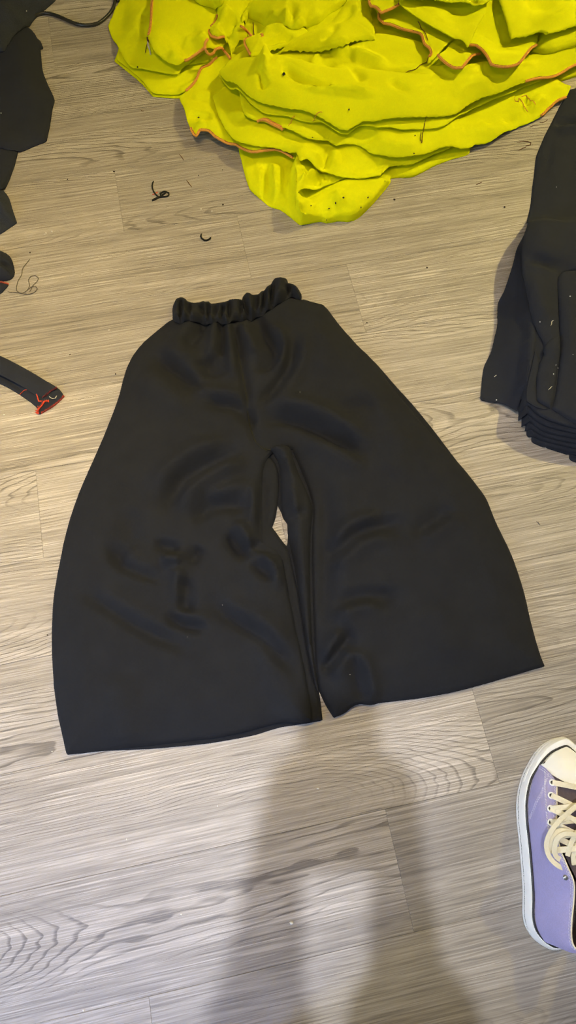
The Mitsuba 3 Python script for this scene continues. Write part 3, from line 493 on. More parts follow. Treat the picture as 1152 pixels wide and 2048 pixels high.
k7, S7 = lime('largest lime piece of the heap, with a black crumb on its upper left', [(440,160),(452,174),(466,180),(479,183),(487,189),(496,196),(517,208),(548,218),(574,225),(600,226),(616,231),(640,243),(662,260),(680,269),(695,272),(706,263),(727,254),(747,249),(781,242),(820,241),(860,238),(906,234),(935,221),(955,209),(978,202),(1004,192),(1045,175),(1074,166),(1108,157),(1131,147),(1152,136),(1200,115),(1200,60),(1087,90),(1040,120),(980,125),(900,110),(860,95),(760,70),(660,85),(590,95),(500,110),(465,122),(450,140)], seed=44, loft=0.026, loft_w=0.06, wave=0.004, lift=0.002, cords=[[(1047,173),(1074,166),(1108,157),(1131,147),(1152,136),(1185,122)]],
     folds=[([(522,142),(523,160),(530,180)], -0.014, 0.010, 0.006), ([(536,112),(529,135),(527,158),(533,178)], 0.012, 0.010), ([(560,140),(575,152),(595,164),(630,177),(680,183)], -0.012, 0.016, 0.006), ([(590,168),(626,180),(674,187),(722,189),(765,187)], 0.009, 0.007), ([(702,138),(712,155),(728,173)], -0.008, 0.014, 0.010), ([(718,130),(735,142),(760,147),(799,149),(862,151)], -0.007, 0.012, 0.008), ([(690,120),(705,112),(740,125),(780,138)], 0.009, 0.018), ([(776,163),(795,176),(820,186)], -0.005, 0.010), ([(657,124),(662,138),(672,150)], -0.007, 0.012), ([(668,118),(680,105),(700,100)], 0.008, 0.016), ([(693,253),(712,242),(727,236),(768,227)], -0.004, 0.010), ([(545,160),(560,180),(600,205)], 0.004, 0.03), ([(900,190),(950,175),(1000,165)], 0.006, 0.03), ([(940,130),(1000,150),(1060,140)], 0.005, 0.03), ([(600,135),(617,142),(622,138)], -0.008, 0.008), ([(617,140),(628,128),(638,112)], 0.007, 0.008), ([(870,135),(900,150),(960,150)], 0.005, 0.02)])
lime('lime roll at the right edge of the heap behind the black stack', [(1063,106),(1087,108),(1106,106),(1136,96),(1152,93),(1220,80),(1220,40),(1100,50),(1077,75),(1075,89)], seed=45, loft=0.020, roll=0.006, closed=True, folds=[([(1065,101),(1090,102),(1110,98)], -0.006, 0.004)])
lime('lime piece twisted upwards in the left centre of the heap, short orange edges', [(435,38),(418,59),(423,74),(436,87),(449,86),(456,102),(463,113),(474,101),(495,80),(490,60),(486,40),(499,7),(500,-50),(425,-50)], seed=46, loft=0.030, loft_w=0.05, roll=0.004, drape=0.02, maxgap=0.03, cords=[[(426,30),(423,42),(422,52)], [(417,58),(419,66),(423,74),(434,85),(441,87),(449,86)]],
     folds=[([(475,20),(460,45),(452,60),(470,58)], -0.016, 0.012), ([(440,45),(446,70),(458,95)], 0.012, 0.012), ([(470,60),(464,78),(466,100)], -0.012, 0.010, 0.014), ([(484,42),(478,62),(468,72)], 0.010, 0.010), ([(455,10),(440,35)], 0.008, 0.014)])
e = on_heap([(416,78),(411,85),(410,91),(411,99),(415,106),(420,109),(427,106),(430,100),(436,97),(443,96),(448,101),(453,107),(460,117)], 0.003); q = curve(e, 0.004)
entry('serged_edge', tube(q, 0.0032, 8), 'orange_thread', [x for x in labels if labels[x].get('label', '').startswith('lime piece twisted')][0], smooth=True)
lime('small lime fold between two orange edges in the centre of the heap', [(499,85),(492,89),(490,99),(495,111),(502,121),(530,115),(560,107),(590,95),(619,70),(605,58),(567,58),(540,58),(526,70),(510,78)], seed=47, loft=0.020, roll=0.003, drape=0.02, maxgap=0.03, cords=[[(501,84),(494,87),(490,93),(490,99),(494,110),(501,120)]], folds=[([(526,92),(550,82),(575,74),(595,72)], -0.012, 0.008, 0.012), ([(520,75),(545,64),(580,65)], 0.008, 0.010), ([(530,105),(560,92),(590,84)], 0.008, 0.012)])
lime('lime fold crossing the upper centre of the heap below the bunched ball', [(733,-60),(733,0),(738,18),(744,41),(747,60),(750,83),(735,84),(713,89),(690,98),(663,107),(634,109),(600,107),(580,106),(556,102),(570,93),(587,83),(602,75),(617,68),(640,58),(660,48),(680,25),(695,0),(700,-60)], seed=48, loft=0.024, loft_w=0.05, roll=0.005, drape=0.02, maxgap=0.03, folds=[([(635,82),(652,75),(665,68),(672,50)], -0.006, 0.008), ([(672,50),(695,30),(705,5)], -0.006, 0.010), ([(640,92),(690,85),(740,70)], 0.006, 0.02)])
lime('bunched lime ball of cloth at the top centre of the heap', [(485,26),(490,17),(505,9),(520,1),(530,-60),(700,-60),(693,0),(688,8),(675,20),(660,28),(640,45),(617,55),(596,62),(567,62),(547,57),(526,49),(497,35),(485,45),(482,38)], seed=49, loft=0.045, loft_w=0.07, roll=0.008, drape=0.02, maxgap=0.03, closed=True,
     folds=[([(588,0),(585,25),(580,45),(568,60)], -0.014, 0.008, 0.012, 2), ([(575,10),(573,35),(560,55)], 0.008, 0.012), ([(524,5),(526,25),(535,42)], -0.016, 0.010), ([(540,8),(545,30),(560,45)], 0.012, 0.014), ([(500,30),(520,35),(545,50)], 0.006, 0.012), ([(605,20),(620,40)], 0.008, 0.02), ([(668,5),(650,25),(625,42)], -0.008, 0.012)])
lime('lime roll hanging in from above the heap, left of the bunched ball', [(386,-50),(388,0),(394,6),(408,12),(426,16),(440,13),(447,4),(450,-50)], seed=50, loft=0.050, loft_w=0.04, roll=0.008, drape=0.02, maxgap=0.03, closed=True, folds=[([(392,0),(415,7),(445,-4)], -0.010, 0.006), ([(396,2),(420,12),(444,6)], 0.006, 0.006)])
lime('lime piece with an orange edge bending down to a loose thread, upper right of centre', [(757,36),(757,43),(767,52),(785,54),(803,62),(826,71),(839,78),(848,93),(858,102),(861,113),(856,122),(856,130),(875,115),(907,86),(880,50),(840,20),(800,0),(760,-10),(745,10)], seed=51, loft=0.008, wave=0.005, lift=0.012, drape=0.02, maxgap=0.03, cords=[[(757,34),(757,43),(767,52),(785,54),(803,62),(826,71),(839,78),(848,93),(858,102),(861,112),(857,120)]])
lime('curled lime lip with orange edge at the top, right of the bunched ball', [(737,12),(741,22),(750,29),(762,31),(780,26),(800,12),(800,-40),(735,-40)], seed=52, loft=0.016, wave=0.003, lift=0.016, drape=0.02, maxgap=0.03, cords=[[(737,12),(741,22),(750,29),(762,31),(780,25),(799,12)]], grid=0.005)
lime('lime piece with a scalloped orange hem, right of the short green corner', [(873,123),(880,130),(892,137),(907,144),(922,144),(934,134),(947,121),(957,118),(965,100),(935,92),(907,84),(890,100)], seed=53, loft=0.006, wave=0.003, lift=0.010, drape=0.02, maxgap=0.03, cords=[[(873,124),(880,130),(892,136),(907,144),(922,144),(934,134),(940,127),(947,121),(957,118)]])
lime('lime piece with the longest scalloped orange hem, upper right of the heap', [(936,97),(950,99),(960,110),(967,127),(980,137),(1002,144),(1018,143),(1032,139),(1044,127),(1060,104),(1073,89),(1076,72),(1040,70),(1000,-60),(975,-60),(940,50)], seed=54, loft=0.008, wave=0.003, lift=0.012, drape=0.02, maxgap=0.03, cords=[[(936,97),(944,97),(950,99),(960,110),(967,127),(980,137),(1002,144),(1018,143),(1032,139),(1044,127),(1060,104),(1073,89)]], folds=[([(1000,20),(1012,60),(1020,90)], 0.004, 0.02)])
lime('plain lime corner pointing down at the top right, above the orange hems', [(798,10),(831,37),(876,64),(907,87),(920,93),(934,100),(942,84),(950,67),(960,47),(971,26),(975,-50),(795,-50)], seed=55, loft=0.008, wave=0.003, lift=0.012, drape=0.02, maxgap=0.03, folds=[([(890,20),(920,25),(965,22)], -0.004, 0.010)])
lime('narrow lime strip lying along the top edge over the plain corner', [(798,-50),(800,6),(837,9),(860,8),(879,8),(900,11),(922,13),(947,18),(982,16),(986,-50)], seed=56, loft=0.010, wave=0.003, lift=0.010, drape=0.02, maxgap=0.03, grid=0.005, folds=[([(935,0),(955,8),(980,14)], -0.008, 0.006)])
lime('smooth lime piece with a square corner at the top right of the heap', [(993,-60),(996,0),(1005,24),(1014,52),(1020,83),(1032,80),(1044,79),(1060,76),(1075,73),(1093,73),(1121,64),(1139,58),(1152,55),(1230,45),(1230,-60)], seed=57, loft=0.018, loft_w=0.06, wave=0.003, lift=0.012, roll=0.004, drape=0.02, maxgap=0.03, closed=False, folds=[([(1050,15),(1080,12),(1110,20)], -0.006, 0.02), ([(1060,50),(1110,40),(1150,10)], 0.005, 0.02)])
e = on_heap([(481,52),(488,56),(495,63),(506,75),(511,79),(517,72),(525,69)], 0.004); q = curve(e, 0.004)
e2 = curve(on_heap([(511,80),(508,70),(506,45)], 0.004), 0.004); e3 = curve(on_heap([(510,78),(520,78),(526,71)], 0.003), 0.004)
kk = [x for x in labels if labels[x].get('label', '').startswith('small lime fold between')][0]
entry('serged_edge', cat([tube(q, 0.0029, 8), tube(e3, 0.0024, 6)]), 'orange_thread', kk, smooth=True)
entry('loose_thread', tube(e2, 0.0010, 6), 'brown_thread', kk, smooth=True)
# ---------------------------------------------------------------- the sneakers at the right edge
simple('rubber_white', (0.84, 0.84, 0.81), 0.45, specular=0.4)
simple('rubber_black', (0.018, 0.018, 0.018), 0.45)
simple('lining_brown', (0.055, 0.036, 0.026), 0.8)
simple('steel', (0.72, 0.72, 0.74), 0.25, metallic=1.0)
cloth_bsdf('lilac_canvas', (0.345, 0.315, 0.53), 0.14, 0.2)
cloth_bsdf('grey_canvas', (0.105, 0.085, 0.095), 0.2, 0.1)
cloth_bsdf('lace_cream', (0.76, 0.70, 0.52), 0.10, 0.1)
cloth_bsdf('white_stitch', (0.74, 0.72, 0.76), 0.1, 0.1)
LEN = 0.316
MED = [(0, 0.0), (0.004, 0.015), (0.012, 0.028), (0.024, 0.038), (0.040, 0.043), (0.070, 0.045), (0.105, 0.050), (0.140, 0.056), (0.177, 0.063), (0.207, 0.065), (0.240, 0.060), (0.266, 0.050), (0.285, 0.040), (0.300, 0.028), (0.311, 0.013), (LEN, 0.0)]
LAT = [(0, 0.0), (0.004, 0.014), (0.012, 0.026), (0.024, 0.033), (0.040, 0.036), (0.070, 0.038), (0.105, 0.042), (0.140, 0.049), (0.177, 0.057), (0.207, 0.059), (0.240, 0.054), (0.266, 0.046), (0.285, 0.037), (0.300, 0.026), (0.311, 0.012)]
outline = np.array([(-o, a) for a, o in MED] + [(o, a) for a, o in LAT[::-1][:-1]])            # x across, y from heel to toe
SOLE = Polygon(curve(outline, 0.004, closed=True, corner=60)).buffer(0)
def ring(inset, n=220):
    g = SOLE.buffer(-inset) if inset else SOLE
    c = np.array(shapely.geometry.polygon.orient(g).exterior.coords)[:-1]
    i = np.argmax(c[:, 1]); c = np.roll(c, -i, axis=0)
    c = np.vstack([c, c[:1]]); s = np.r_[0, np.cumsum(np.linalg.norm(np.diff(c, axis=0), axis=1))]
    t = np.linspace(0, s[-1], n + 1)[:-1]
    return np.stack([np.interp(t, s, c[:, k]) for k in (0, 1)], 1)
def loft(rings, cap=(True, True)):
    n = len(rings[0]); V = np.vstack(rings); f = []
    for r in range(len(rings) - 1):
        a = np.arange(n) + r * n; b = (np.arange(n) + 1) % n + r * n
        f += [np.column_stack([a, b, b + n]), np.column_stack([a, b + n, a + n])]
    for on, r, flip in ((cap[0], 0, True), (cap[1], len(rings) - 1, False)):
        if on:
            c = len(V); V = np.vstack([V, rings[r].mean(0)]); a = np.arange(n) + r * n; b = (np.arange(n) + 1) % n + r * n
            f.append(np.column_stack([np.full(n, c), b, a] if flip else [np.full(n, c), a, b]))
    return trimesh.Trimesh(V, np.vstack(f), process=False)
def toe_in(y): return 0.011 * np.clip((y - 0.235) / 0.06, 0, 1)
def foxing(level, extra=0.0):                                        # rings of the sole wall, z and inset
    z, ins = level
    r = ring(ins + extra); t = np.clip((r[:, 1] - 0.24) / 0.06, 0, 1)
    return np.column_stack([r, z + 0.004 * t * (z > 0.02)])
def base_ring(extra=0.0):
    r = ring(0.0085 + extra); c = np.array([0.0, 0.2])
    t = np.clip((r[:, 1] - 0.24) / 0.06, 0, 1)[:, None]
    return np.column_stack([r + (c - r) * 0.075 * t, 0.033 + 0.004 * t[:, 0]])
def half(side, a, inset=0.0095):
    tab = np.array(MED if side < 0 else LAT + [(LEN, 0.0)])
    return np.maximum(np.interp(a, tab[:, 0], tab[:, 1]) - inset, 0.002)
def top_edge(side):
    if side < 0: e = [(-0.0225, 0.238, 0.064), (-0.0245, 0.205, 0.075), (-0.0270, 0.172, 0.087), (-0.0245, 0.145, 0.098), (-0.0150, 0.124, 0.103), (-0.0035, 0.104, 0.101), (0.0015, 0.082, 0.092), (0.0015, 0.052, 0.088), (0.0030, 0.030, 0.086), (0.0070, 0.019, 0.087), (0.018, 0.0135, 0.088)]
    else: e = [(0.0150, 0.238, 0.064), (0.0185, 0.205, 0.075), (0.0230, 0.172, 0.087), (0.0270, 0.145, 0.098), (0.0310, 0.124, 0.102), (0.0340, 0.104, 0.098), (0.0340, 0.082, 0.089), (0.0330, 0.052, 0.084), (0.0310, 0.030, 0.084), (0.0270, 0.019, 0.086), (0.018, 0.0135, 0.088)]
    return np.array(e)
def quarter_curves(n=90):
    out = {}
    for side in (-1, 1):
        b = np.array([(side * half(side, a), a, 0.0335) for a in np.linspace(0.262, 0.034, 26)] + [(side * half(side, a), a, 0.0335) for a in (0.028, 0.022, 0.017)] + [(side * x, a, 0.0335) for x, a in ((0.017, 0.0115), (0.009, 0.0092), (0.0, 0.0085))])
        bb = curve(b, 0.002); tt = curve(top_edge(side), 0.002)
        rs = lambda c: np.stack([np.interp(np.linspace(0, 1, n), np.linspace(0, 1, len(c)), c[:, k]) for k in range(3)], 1)
        def by(c, key):
            return np.stack([np.interp(np.linspace(0, 1, n), key, c[:, k]) for k in range(3)], 1)
        # matched so that both curves run through the corners together
        kb = np.interp(bb[:, 1], [0.0085, 0.03, 0.12, 0.262], [1.0, 0.86, 0.5, 0.0])
        kt = np.interp(tt[:, 1], [0.0135, 0.030, 0.124, 0.238], [1.0, 0.86, 0.5, 0.0])
        kb, kt = np.maximum.accumulate(kb + np.arange(len(kb)) * 1e-9), np.maximum.accumulate(kt + np.arange(len(kt)) * 1e-9)
        out[side] = (by(bb, kb), by(tt, kt))
    return out
QC = quarter_curves()
def quarter(side, u, t, off=0.0):
    """A point of the canvas side: u from the toe end (0) to the middle of the heel (1), t from the sole (0) to the rim (1)."""
    B, E = QC[side]; n = len(B); u, t = np.atleast_1d(u).astype(float), np.atleast_1d(t).astype(float)
    at_u = lambda C: np.stack([np.interp(u * (n - 1), np.arange(n), C[:, k]) for k in range(3)], 1)
    b, e = at_u(B), at_u(E)
    heel = np.clip((u - 0.45) / 0.3, 0, 1)
    p = 1.9 - 0.75 * heel
    s = np.sin(t * math.pi / 2)
    w = (t ** p)[:, None]; h = (s * (1 - 0.45 * heel) + t * 0.45 * heel)
    q = b + (e - b) * w
    q[:, 2] = b[:, 2] + (e[:, 2] - b[:, 2]) * h
    dent = 0.0025 * np.sin(u * 19 + 2 * t) * np.sin(t * math.pi) * heel
    out = b[:, :2] - np.array([0.0, 0.13]); out /= np.linalg.norm(out, axis=1, keepdims=True) + 1e-9
    q[:, :2] += out * (off * np.cos(t * 1.1) + dent)[:, None] if np.ndim(off) else out * (off * np.cos(t * 1.1) + dent)[:, None]
    q[:, 2] += off * np.sin(t * 1.1)
    return q
def quarter_mesh(off, nt=14, nu=90):
    ms = []
    for side in (-1, 1):
        U, Tt = np.meshgrid(np.linspace(0, 1, nu), np.linspace(0, 1, nt), indexing='ij')
        V = quarter(side, U.ravel(), Tt.ravel(), off)
        i = np.arange(nu - 1)[:, None] * nt + np.arange(nt - 1)[None]
        a, b, c, d = i.ravel(), (i + 1).ravel(), (i + nt).ravel(), (i + nt + 1).ravel()
        f = np.vstack([np.column_stack([a, c, b]), np.column_stack([b, c, d])])
        m = trimesh.Trimesh(V, f if side > 0 else f[:, ::-1], process=False); ms.append(m)
    return cat(ms)
def dome_z(x, y, drop=0.0):
    w = np.where(x < 0, half(-1, np.minimum(y, 0.306), 0.006), half(1, np.minimum(y, 0.306), 0.006))
    H = np.interp(y, [0.10, 0.13, 0.165, 0.20, 0.236, 0.262, 0.280, 0.292, 0.300], [0.068, 0.064, 0.054, 0.044, 0.034, 0.026, 0.0165, 0.008, 0.0015])
    return 0.0335 + 0.003 * np.clip((y - 0.24) / 0.05, 0, 1) + H * np.clip(1 - np.abs(x / w) ** 2.3, 0, 1) ** 0.55 - drop
def surface(poly, zf, step=0.003):
    b = poly.bounds; x, y = np.meshgrid(np.arange(b[0], b[2], step), np.arange(b[1], b[3], step))
    p = np.column_stack([x.ravel(), y.ravel()]); p = p[shapely.contains_xy(poly.buffer(-0.35 * step), p[:, 0], p[:, 1])]
    e = resample(np.array(poly.exterior.coords)[:-1], step * 0.7, True); P = np.vstack([e, p])
    t = Delaunay(P).simplices; c = P[t].mean(1); t = t[shapely.contains_xy(poly.buffer(-1e-5), c[:, 0], c[:, 1])]
    d1, d2 = P[t[:, 1]] - P[t[:, 0]], P[t[:, 2]] - P[t[:, 0]]; ar = d1[:, 0] * d2[:, 1] - d1[:, 1] * d2[:, 0]
    t[ar < 0] = t[ar < 0][:, ::-1]; t = t[np.abs(ar) > 1e-10]
    return trimesh.Trimesh(np.column_stack([P, zf(P[:, 0], P[:, 1])]), t, process=False)
def dashes(path, up=0.0006, dash=0.0024, gap=0.0016, r=0.00042):
    p = resample(path, 0.0004); s = np.arange(len(p)) * 0.0004; ms = []
    for k in range(int(s[-1] / (dash + gap))):
        i0, i1 = int(k * (dash + gap) / 0.0004), int((k * (dash + gap) + dash) / 0.0004)
        ms.append(tube(p[[i0, (i0 + i1) // 2, i1]] + [0, 0, up], r, 4))
    return ms
def ribbon(path, w=0.0042, th=0.0011, up=None):
    p = np.asarray(path, float); n = len(p); t = np.gradient(p, axis=0); t /= np.linalg.norm(t, axis=1, keepdims=True) + 1e-12
    side = np.cross(t, [0, 0, 1.0]); side /= np.linalg.norm(side, axis=1, keepdims=True) + 1e-9; nn = np.cross(side, t)
    prof = [(-1, -0.5), (-0.85, -1), (0.85, -1), (1, -0.5), (1, 0.5), (0.85, 1), (-0.85, 1), (-1, 0.5)]
    rs = [p + side * (a * w) + nn * (b * th) for a, b in prof]
    V = np.stack(rs, 1).reshape(-1, 3); k = len(prof); f = []
    for i in range(n - 1):
        for j in range(k):
            a, b = i * k + j, i * k + (j + 1) % k; f += [(a, b, a + k), (b, b + k, a + k)]
    for j in range(1, k - 1): f += [(0, j, j + 1), ((n - 1) * k, (n - 1) * k + j + 1, (n - 1) * k + j)]
    m = trimesh.Trimesh(V, f, process=False)
    if m.volume < 0: m.invert()
    return m
EYES = [0.035, 0.115, 0.195, 0.275, 0.350, 0.425]
def build_shoe(key, place, mirror=False, loops=True):
    P4 = np.array(place, float)
    def put(m):
        m = m.copy()
        if mirror: m.apply_transform(np.diag([-1.0, 1, 1, 1]))
        m.apply_transform(P4); return m
    def add(name, m, bsdf, parent=None, smooth=True, label=None):
        return entry(name, put(m), bsdf, parent or key, smooth=smooth, label=label)
    sole = loft([foxing(q) for q in ((0.0, 0.003), (0.0012, 0.0008), (0.004, 0.0), (0.0110, 0.0002), (0.0118, 0.0011), (0.0136, 0.0011), (0.0144, 0.0003), (0.021, 0.0008), (0.0285, 0.0022), (0.0325, 0.0045))] + [base_ring(0.0)])
    s = add('sole', sole, 'rubber_white', smooth=40)
    add('stripe', loft([foxing((0.0116, 0.0006)), foxing((0.0138, 0.0006))], (False, False)), 'rubber_black', s, label='thin black line round the white sole')
    br = base_ring(-0.001); br2 = base_ring(0.0015)
    add('top_line', cat([tube(np.vstack([br, br[:1]]) + [0, 0, 0.0005], 0.0017, 6)]), 'rubber_black', s, label='black line where the sole meets the canvas')
    tread = [tube(np.column_stack([ring(0.0008)[i0:i1], np.full(i1 - i0, zz)]), 0.0007, 4) for zz in (0.020, 0.0235) for i0, i1 in ((1, 34), (186, 219))]
    for q in tread: add('bumper_ridge', q, 'rubber_white', s)
    canvas = quarter_mesh(0.0)
    c = add('canvas_upper', canvas, 'lilac_canvas')
    add('lining', quarter_mesh(-0.0022), 'lining_brown', label='dark brown lining')
    ins = ring(0.012); ins = Polygon(ins[ins[:, 1] < 0.27])
    add('insole', surface(ins.buffer(0), lambda x, y: np.full(len(x), 0.037)), 'lining_brown')
    rear = [(-half(-1, 0.263, 0.0085), 0.263), (-0.034, 0.2525), (-0.016, 0.2435), (0.0, 0.2405), (0.015, 0.2435), (0.029, 0.2525), (half(1, 0.263, 0.0085), 0.263)]
    rc = curve(rear, 0.003); front = base_ring(0.0004)[:, :2]; front = front[front[:, 1] > 0.2635]
    cap = Polygon(np.vstack([rc, front[np.argsort(np.arctan2(front[:, 1] - 0.25, front[:, 0]))]])).buffer(0)
    if cap.geom_type != 'Polygon': cap = max(cap.geoms, key=lambda g: g.area)
    add('toe_cap', surface(cap, lambda x, y: dome_z(x, y)), 'rubber_white')
    ty = np.linspace(0.258, 0.100, 40); knots = [0.100, 0.120, 0.145, 0.17, 0.20, 0.24, 0.258]
    wl, wr = np.interp(ty, knots, [-0.006, 0.006, 0.019, 0.0235, 0.0235, 0.027, 0.036]), np.interp(ty, knots, [0.036, 0.031, 0.025, 0.022, 0.020, 0.026, 0.034])
    tong = Polygon(np.vstack([np.column_stack([-wl, ty]), np.column_stack([wr, ty])[::-1]])).buffer(0)
    add('tongue', surface(tong, lambda x, y: dome_z(x, y, 0.0022) + 0.0006 * np.sin(x * 900) * 0), 'grey_canvas')
    # pale binding along the rim, stitching, eyelets
    rim = np.vstack([quarter(-1, np.linspace(0, 1, 120), np.ones(120)), quarter(1, np.linspace(1, 0, 120), np.ones(120))[1:]])
    add('rim_binding', tube(rim, 0.0012, 6), 'lace_cream', c)
    fronts = [np.vstack([quarter(sd, np.zeros(20), np.linspace(0, 1, 20))]) for sd in (-1, 1)]
    for q in fronts: add('front_binding', tube(q, 0.0008, 5), 'lilac_canvas', c)
    st = []
    for sd in (-1, 1):
        uu = np.linspace(0.012, 0.985, 160)
        for tt in (0.955, 0.915): st += dashes(quarter(sd, uu, np.full(160, tt), 0.0002))
        u2 = np.linspace(0.006, 0.50, 90); t2 = np.interp(u2, [0, 0.06, 0.2, 0.4, 0.5], [0.40, 0.55, 0.68, 0.72, 0.95])
        for d in (0, 0.035): st += dashes(quarter(sd, u2, np.minimum(t2 + d, 0.98), 0.0002))
        u3 = np.linspace(0.012, 0.30, 60); t3 = np.interp(u3, [0, 0.06, 0.15, 0.24, 0.30], [0.62, 0.58, 0.46, 0.24, 0.02])
        for d in (0, 0.03): st += dashes(quarter(sd, u3 + d * 0.3, np.clip(t3 + d, 0.0, 1), 0.0002))
        for uo in (0.008, 0.020): st += dashes(quarter(sd, np.full(40, uo), np.linspace(0.1, 0.92, 40), 0.0002))
    labels[add('stitching', cat(st), 'white_stitch', c, smooth=False)] = {'label': 'white double stitching', 'kind': 'stuff'}
    eye, hole, pos = [], [], {}
    for sd in (-1, 1):
        for j, u in enumerate(EYES):
            q = quarter(sd, u, 0.83, 0.0008)[0]; a, b = quarter(sd, u, 0.78)[0], quarter(sd, u, 0.88)[0]; f = quarter(sd, u + 0.03, 0.83)[0]
            n = np.cross(b - a, f - q); n /= np.linalg.norm(n); n = n if n[2] > 0 else -n
            R = trimesh.geometry.align_vectors([0, 0, 1], n); R[:3, 3] = q; pos[sd, j] = (q, n)
            e = trimesh.creation.torus(0.0042, 0.0013, major_sections=20, minor_sections=8); e.apply_transform(R)
            add('eyelet', e, 'rubber_white', c)
            h = trimesh.creation.cylinder(0.0034, 0.0006, sections=16); h.apply_transform(R); hole.append(h)
        q = quarter(sd, 0.56, 0.84, 0.0006)[0]; rv = trimesh.creation.icosphere(2, 0.0042); rv.apply_scale([1, 1, 0.6]); rv.apply_translation(q)
        add('rivet', rv, 'steel', c)
    for q in hole: add('eyelet_hole', q, 'rubber_black', c)
    lace = []
    for j in range(len(EYES)):
        (a, na), (b, nb) = pos[-1, j], pos[1, j]
        targets = [(b, nb)] if j == 0 else []
        if j == 0: lace.append((pos[-1, 0], pos[1, 0], 0.006))
        elif j < len(EYES) - 1: lace.append((pos[-1, j], pos[1, j + 1], 0.010)); lace.append((pos[1, j], pos[-1, j + 1], 0.0125))
    for (a, na), (b, nb), hgt in lace:
        t = np.linspace(0, 1, 18)[:, None]
        path = a + (b - a) * t + np.array([0, 0, 1.0]) * (hgt * np.sin(t * math.pi) ** 0.7)
        add('lace', ribbon(path), 'lace_cream', smooth=30)
def pose(x, y, deg):
    c, s = math.cos(math.radians(deg)), math.sin(math.radians(deg))
    return [[c, s, 0, x], [-s, c, 0, y], [0, 0, 1, 0], [0, 0, 0, 1]]
k = thing('sneaker', 'lilac canvas sneaker with white rubber toe and loose cream laces beside the trousers', 'shoe')
build_shoe(k, pose(0.4245, -0.2215, 9.0))
def lace_run(pts): return curve(np.column_stack([at([(a, b) for a, b, z in pts], np.array([z for *_, z in pts])), [z for *_, z in pts]]), 0.003)
runs = [[(1178, 1592, 0.105), (1148, 1616, 0.110), (1120, 1640, 0.112), (1105, 1658, 0.112), (1095, 1678, 0.108), (1093, 1695, 0.103), (1098, 1712, 0.100), (1107, 1724, 0.099), (1119, 1733, 0.0985), (1131, 1737, 0.098)],
        [(1170, 1690, 0.106), (1158, 1676, 0.110), (1143, 1668, 0.113), (1128, 1668, 0.114), (1115, 1676, 0.112), (1110, 1690, 0.108), (1109, 1704, 0.104), (1113, 1714, 0.101), (1120, 1719, 0.0995)],
        [(1165, 1700, 0.103), (1154, 1680, 0.106), (1138, 1662, 0.108), (1118, 1662, 0.109), (1104, 1672, 0.107), (1100, 1690, 0.103), (1103, 1701, 0.099), (1105, 1703, 0.096)],
        [(1122, 1640, 0.106), (1140, 1634, 0.110), (1165, 1652, 0.108)], [(1135, 1712, 0.104), (1141, 1690, 0.108), (1152, 1668, 0.108), (1165, 1655, 0.106)], [(1148, 1730, 0.100), (1147, 1708, 0.104), (1156, 1686, 0.106)]]
for r in runs: entry('lace_loop', ribbon(lace_run(r), 0.0036, 0.0012), 'lace_cream', k, smooth=30)
k = thing('sneaker', 'second sneaker, only its white heel edge showing behind the first at the right border', 'shoe')
build_shoe(k, pose(0.489, -0.266, 25.0), mirror=True)

# ---------------------------------------------------------------- cable, thread scraps and lint
c = curve(on_heap([(40, 20), (62, 22), (81, 25), (96, 27), (117, 33), (137, 42), (156, 49), (177, 51), (196, 47), (212, 35), (224, 21), (229, 8), (231, -10), (228, -40)], 0.0035), 0.006)
c[:, 2] = 0.0042
entry('power_cable', tube(c, 0.0040, 12), 'cable_rubber', smooth=True, label='black round cable looping over the planks between black cloth and lime heap', cat='cable')
c = curve(np.column_stack([at([(236, -30), (236, 2), (243, -8), (246, -40)], 0.004), np.full(4, 0.0042)]), 0.005)
entry('power_cable', tube(c, 0.0040, 10), 'cable_rubber', smooth=True, label='short end of black cable at the top border against the lime heap', cat='cable')
def scrap(label, runs, r, bsdf='black_thread', name='thread_scrap', cat_='thread'):
    """Loose threads: with a list of labels each run is a thing of its own, else the runs are the strands of one thing."""
    several = isinstance(label, list); k = None
    for i, q in enumerate(runs):
        p = curve(on_heap(q, r * 0.9), 0.0022); p[:, 2] = np.maximum(gsample(maximum_filter(G, 3), p[:, :2]) + r * 0.95, r * 0.95) + np.linspace(0, 0.0008, len(p)) * (i > 0)
        m = tube(p, r, 7, taper=True)
        if several or len(runs) == 1: k = entry(name, m, bsdf, smooth=True, label=label[i] if several else label, cat=cat_)
        else:
            if k is None: k = thing(name, label, cat_)
            entry('strand', m, bsdf, k, smooth=True)
    return k
k = scrap('small black cord scrap tied in a knot on the planks left of the lime heap', [[(307.5, 362), (305, 367), (304.5, 373), (306, 380), (310, 387), (316, 393), (322, 395)], [(304, 402), (310, 399), (318, 395), (325, 390), (332, 385), (334, 383)], [(322, 393), (321, 389), (324, 385), (330, 383), (334, 384)], [(304, 400), (314, 396), (325, 394), (334, 393), (338, 390), (337, 386), (332, 384)], [(305, 399), (316, 396), (327, 389), (331, 386)]], 0.0016)
e = on_heap([(305, 389), (308, 388), (312, 386), (315, 384)], 0.0008); entry('red_fibre', tube(curve(e, 0.002), 0.0009, 6), 'red_thread', k, smooth=True)
e = on_heap([(319, 387), (322, 384)], 0.001); entry('white_fibre', tube(e, 0.0016, 6), 'grey_thread', k, smooth=True)
scrap('black crescent of cord on the planks, halfway between knot and trousers', [[(403, 467.5), (401.8, 472), (404, 477), (409, 480.5), (414, 480.5), (419, 478), (422, 474.5)]], 0.0019)
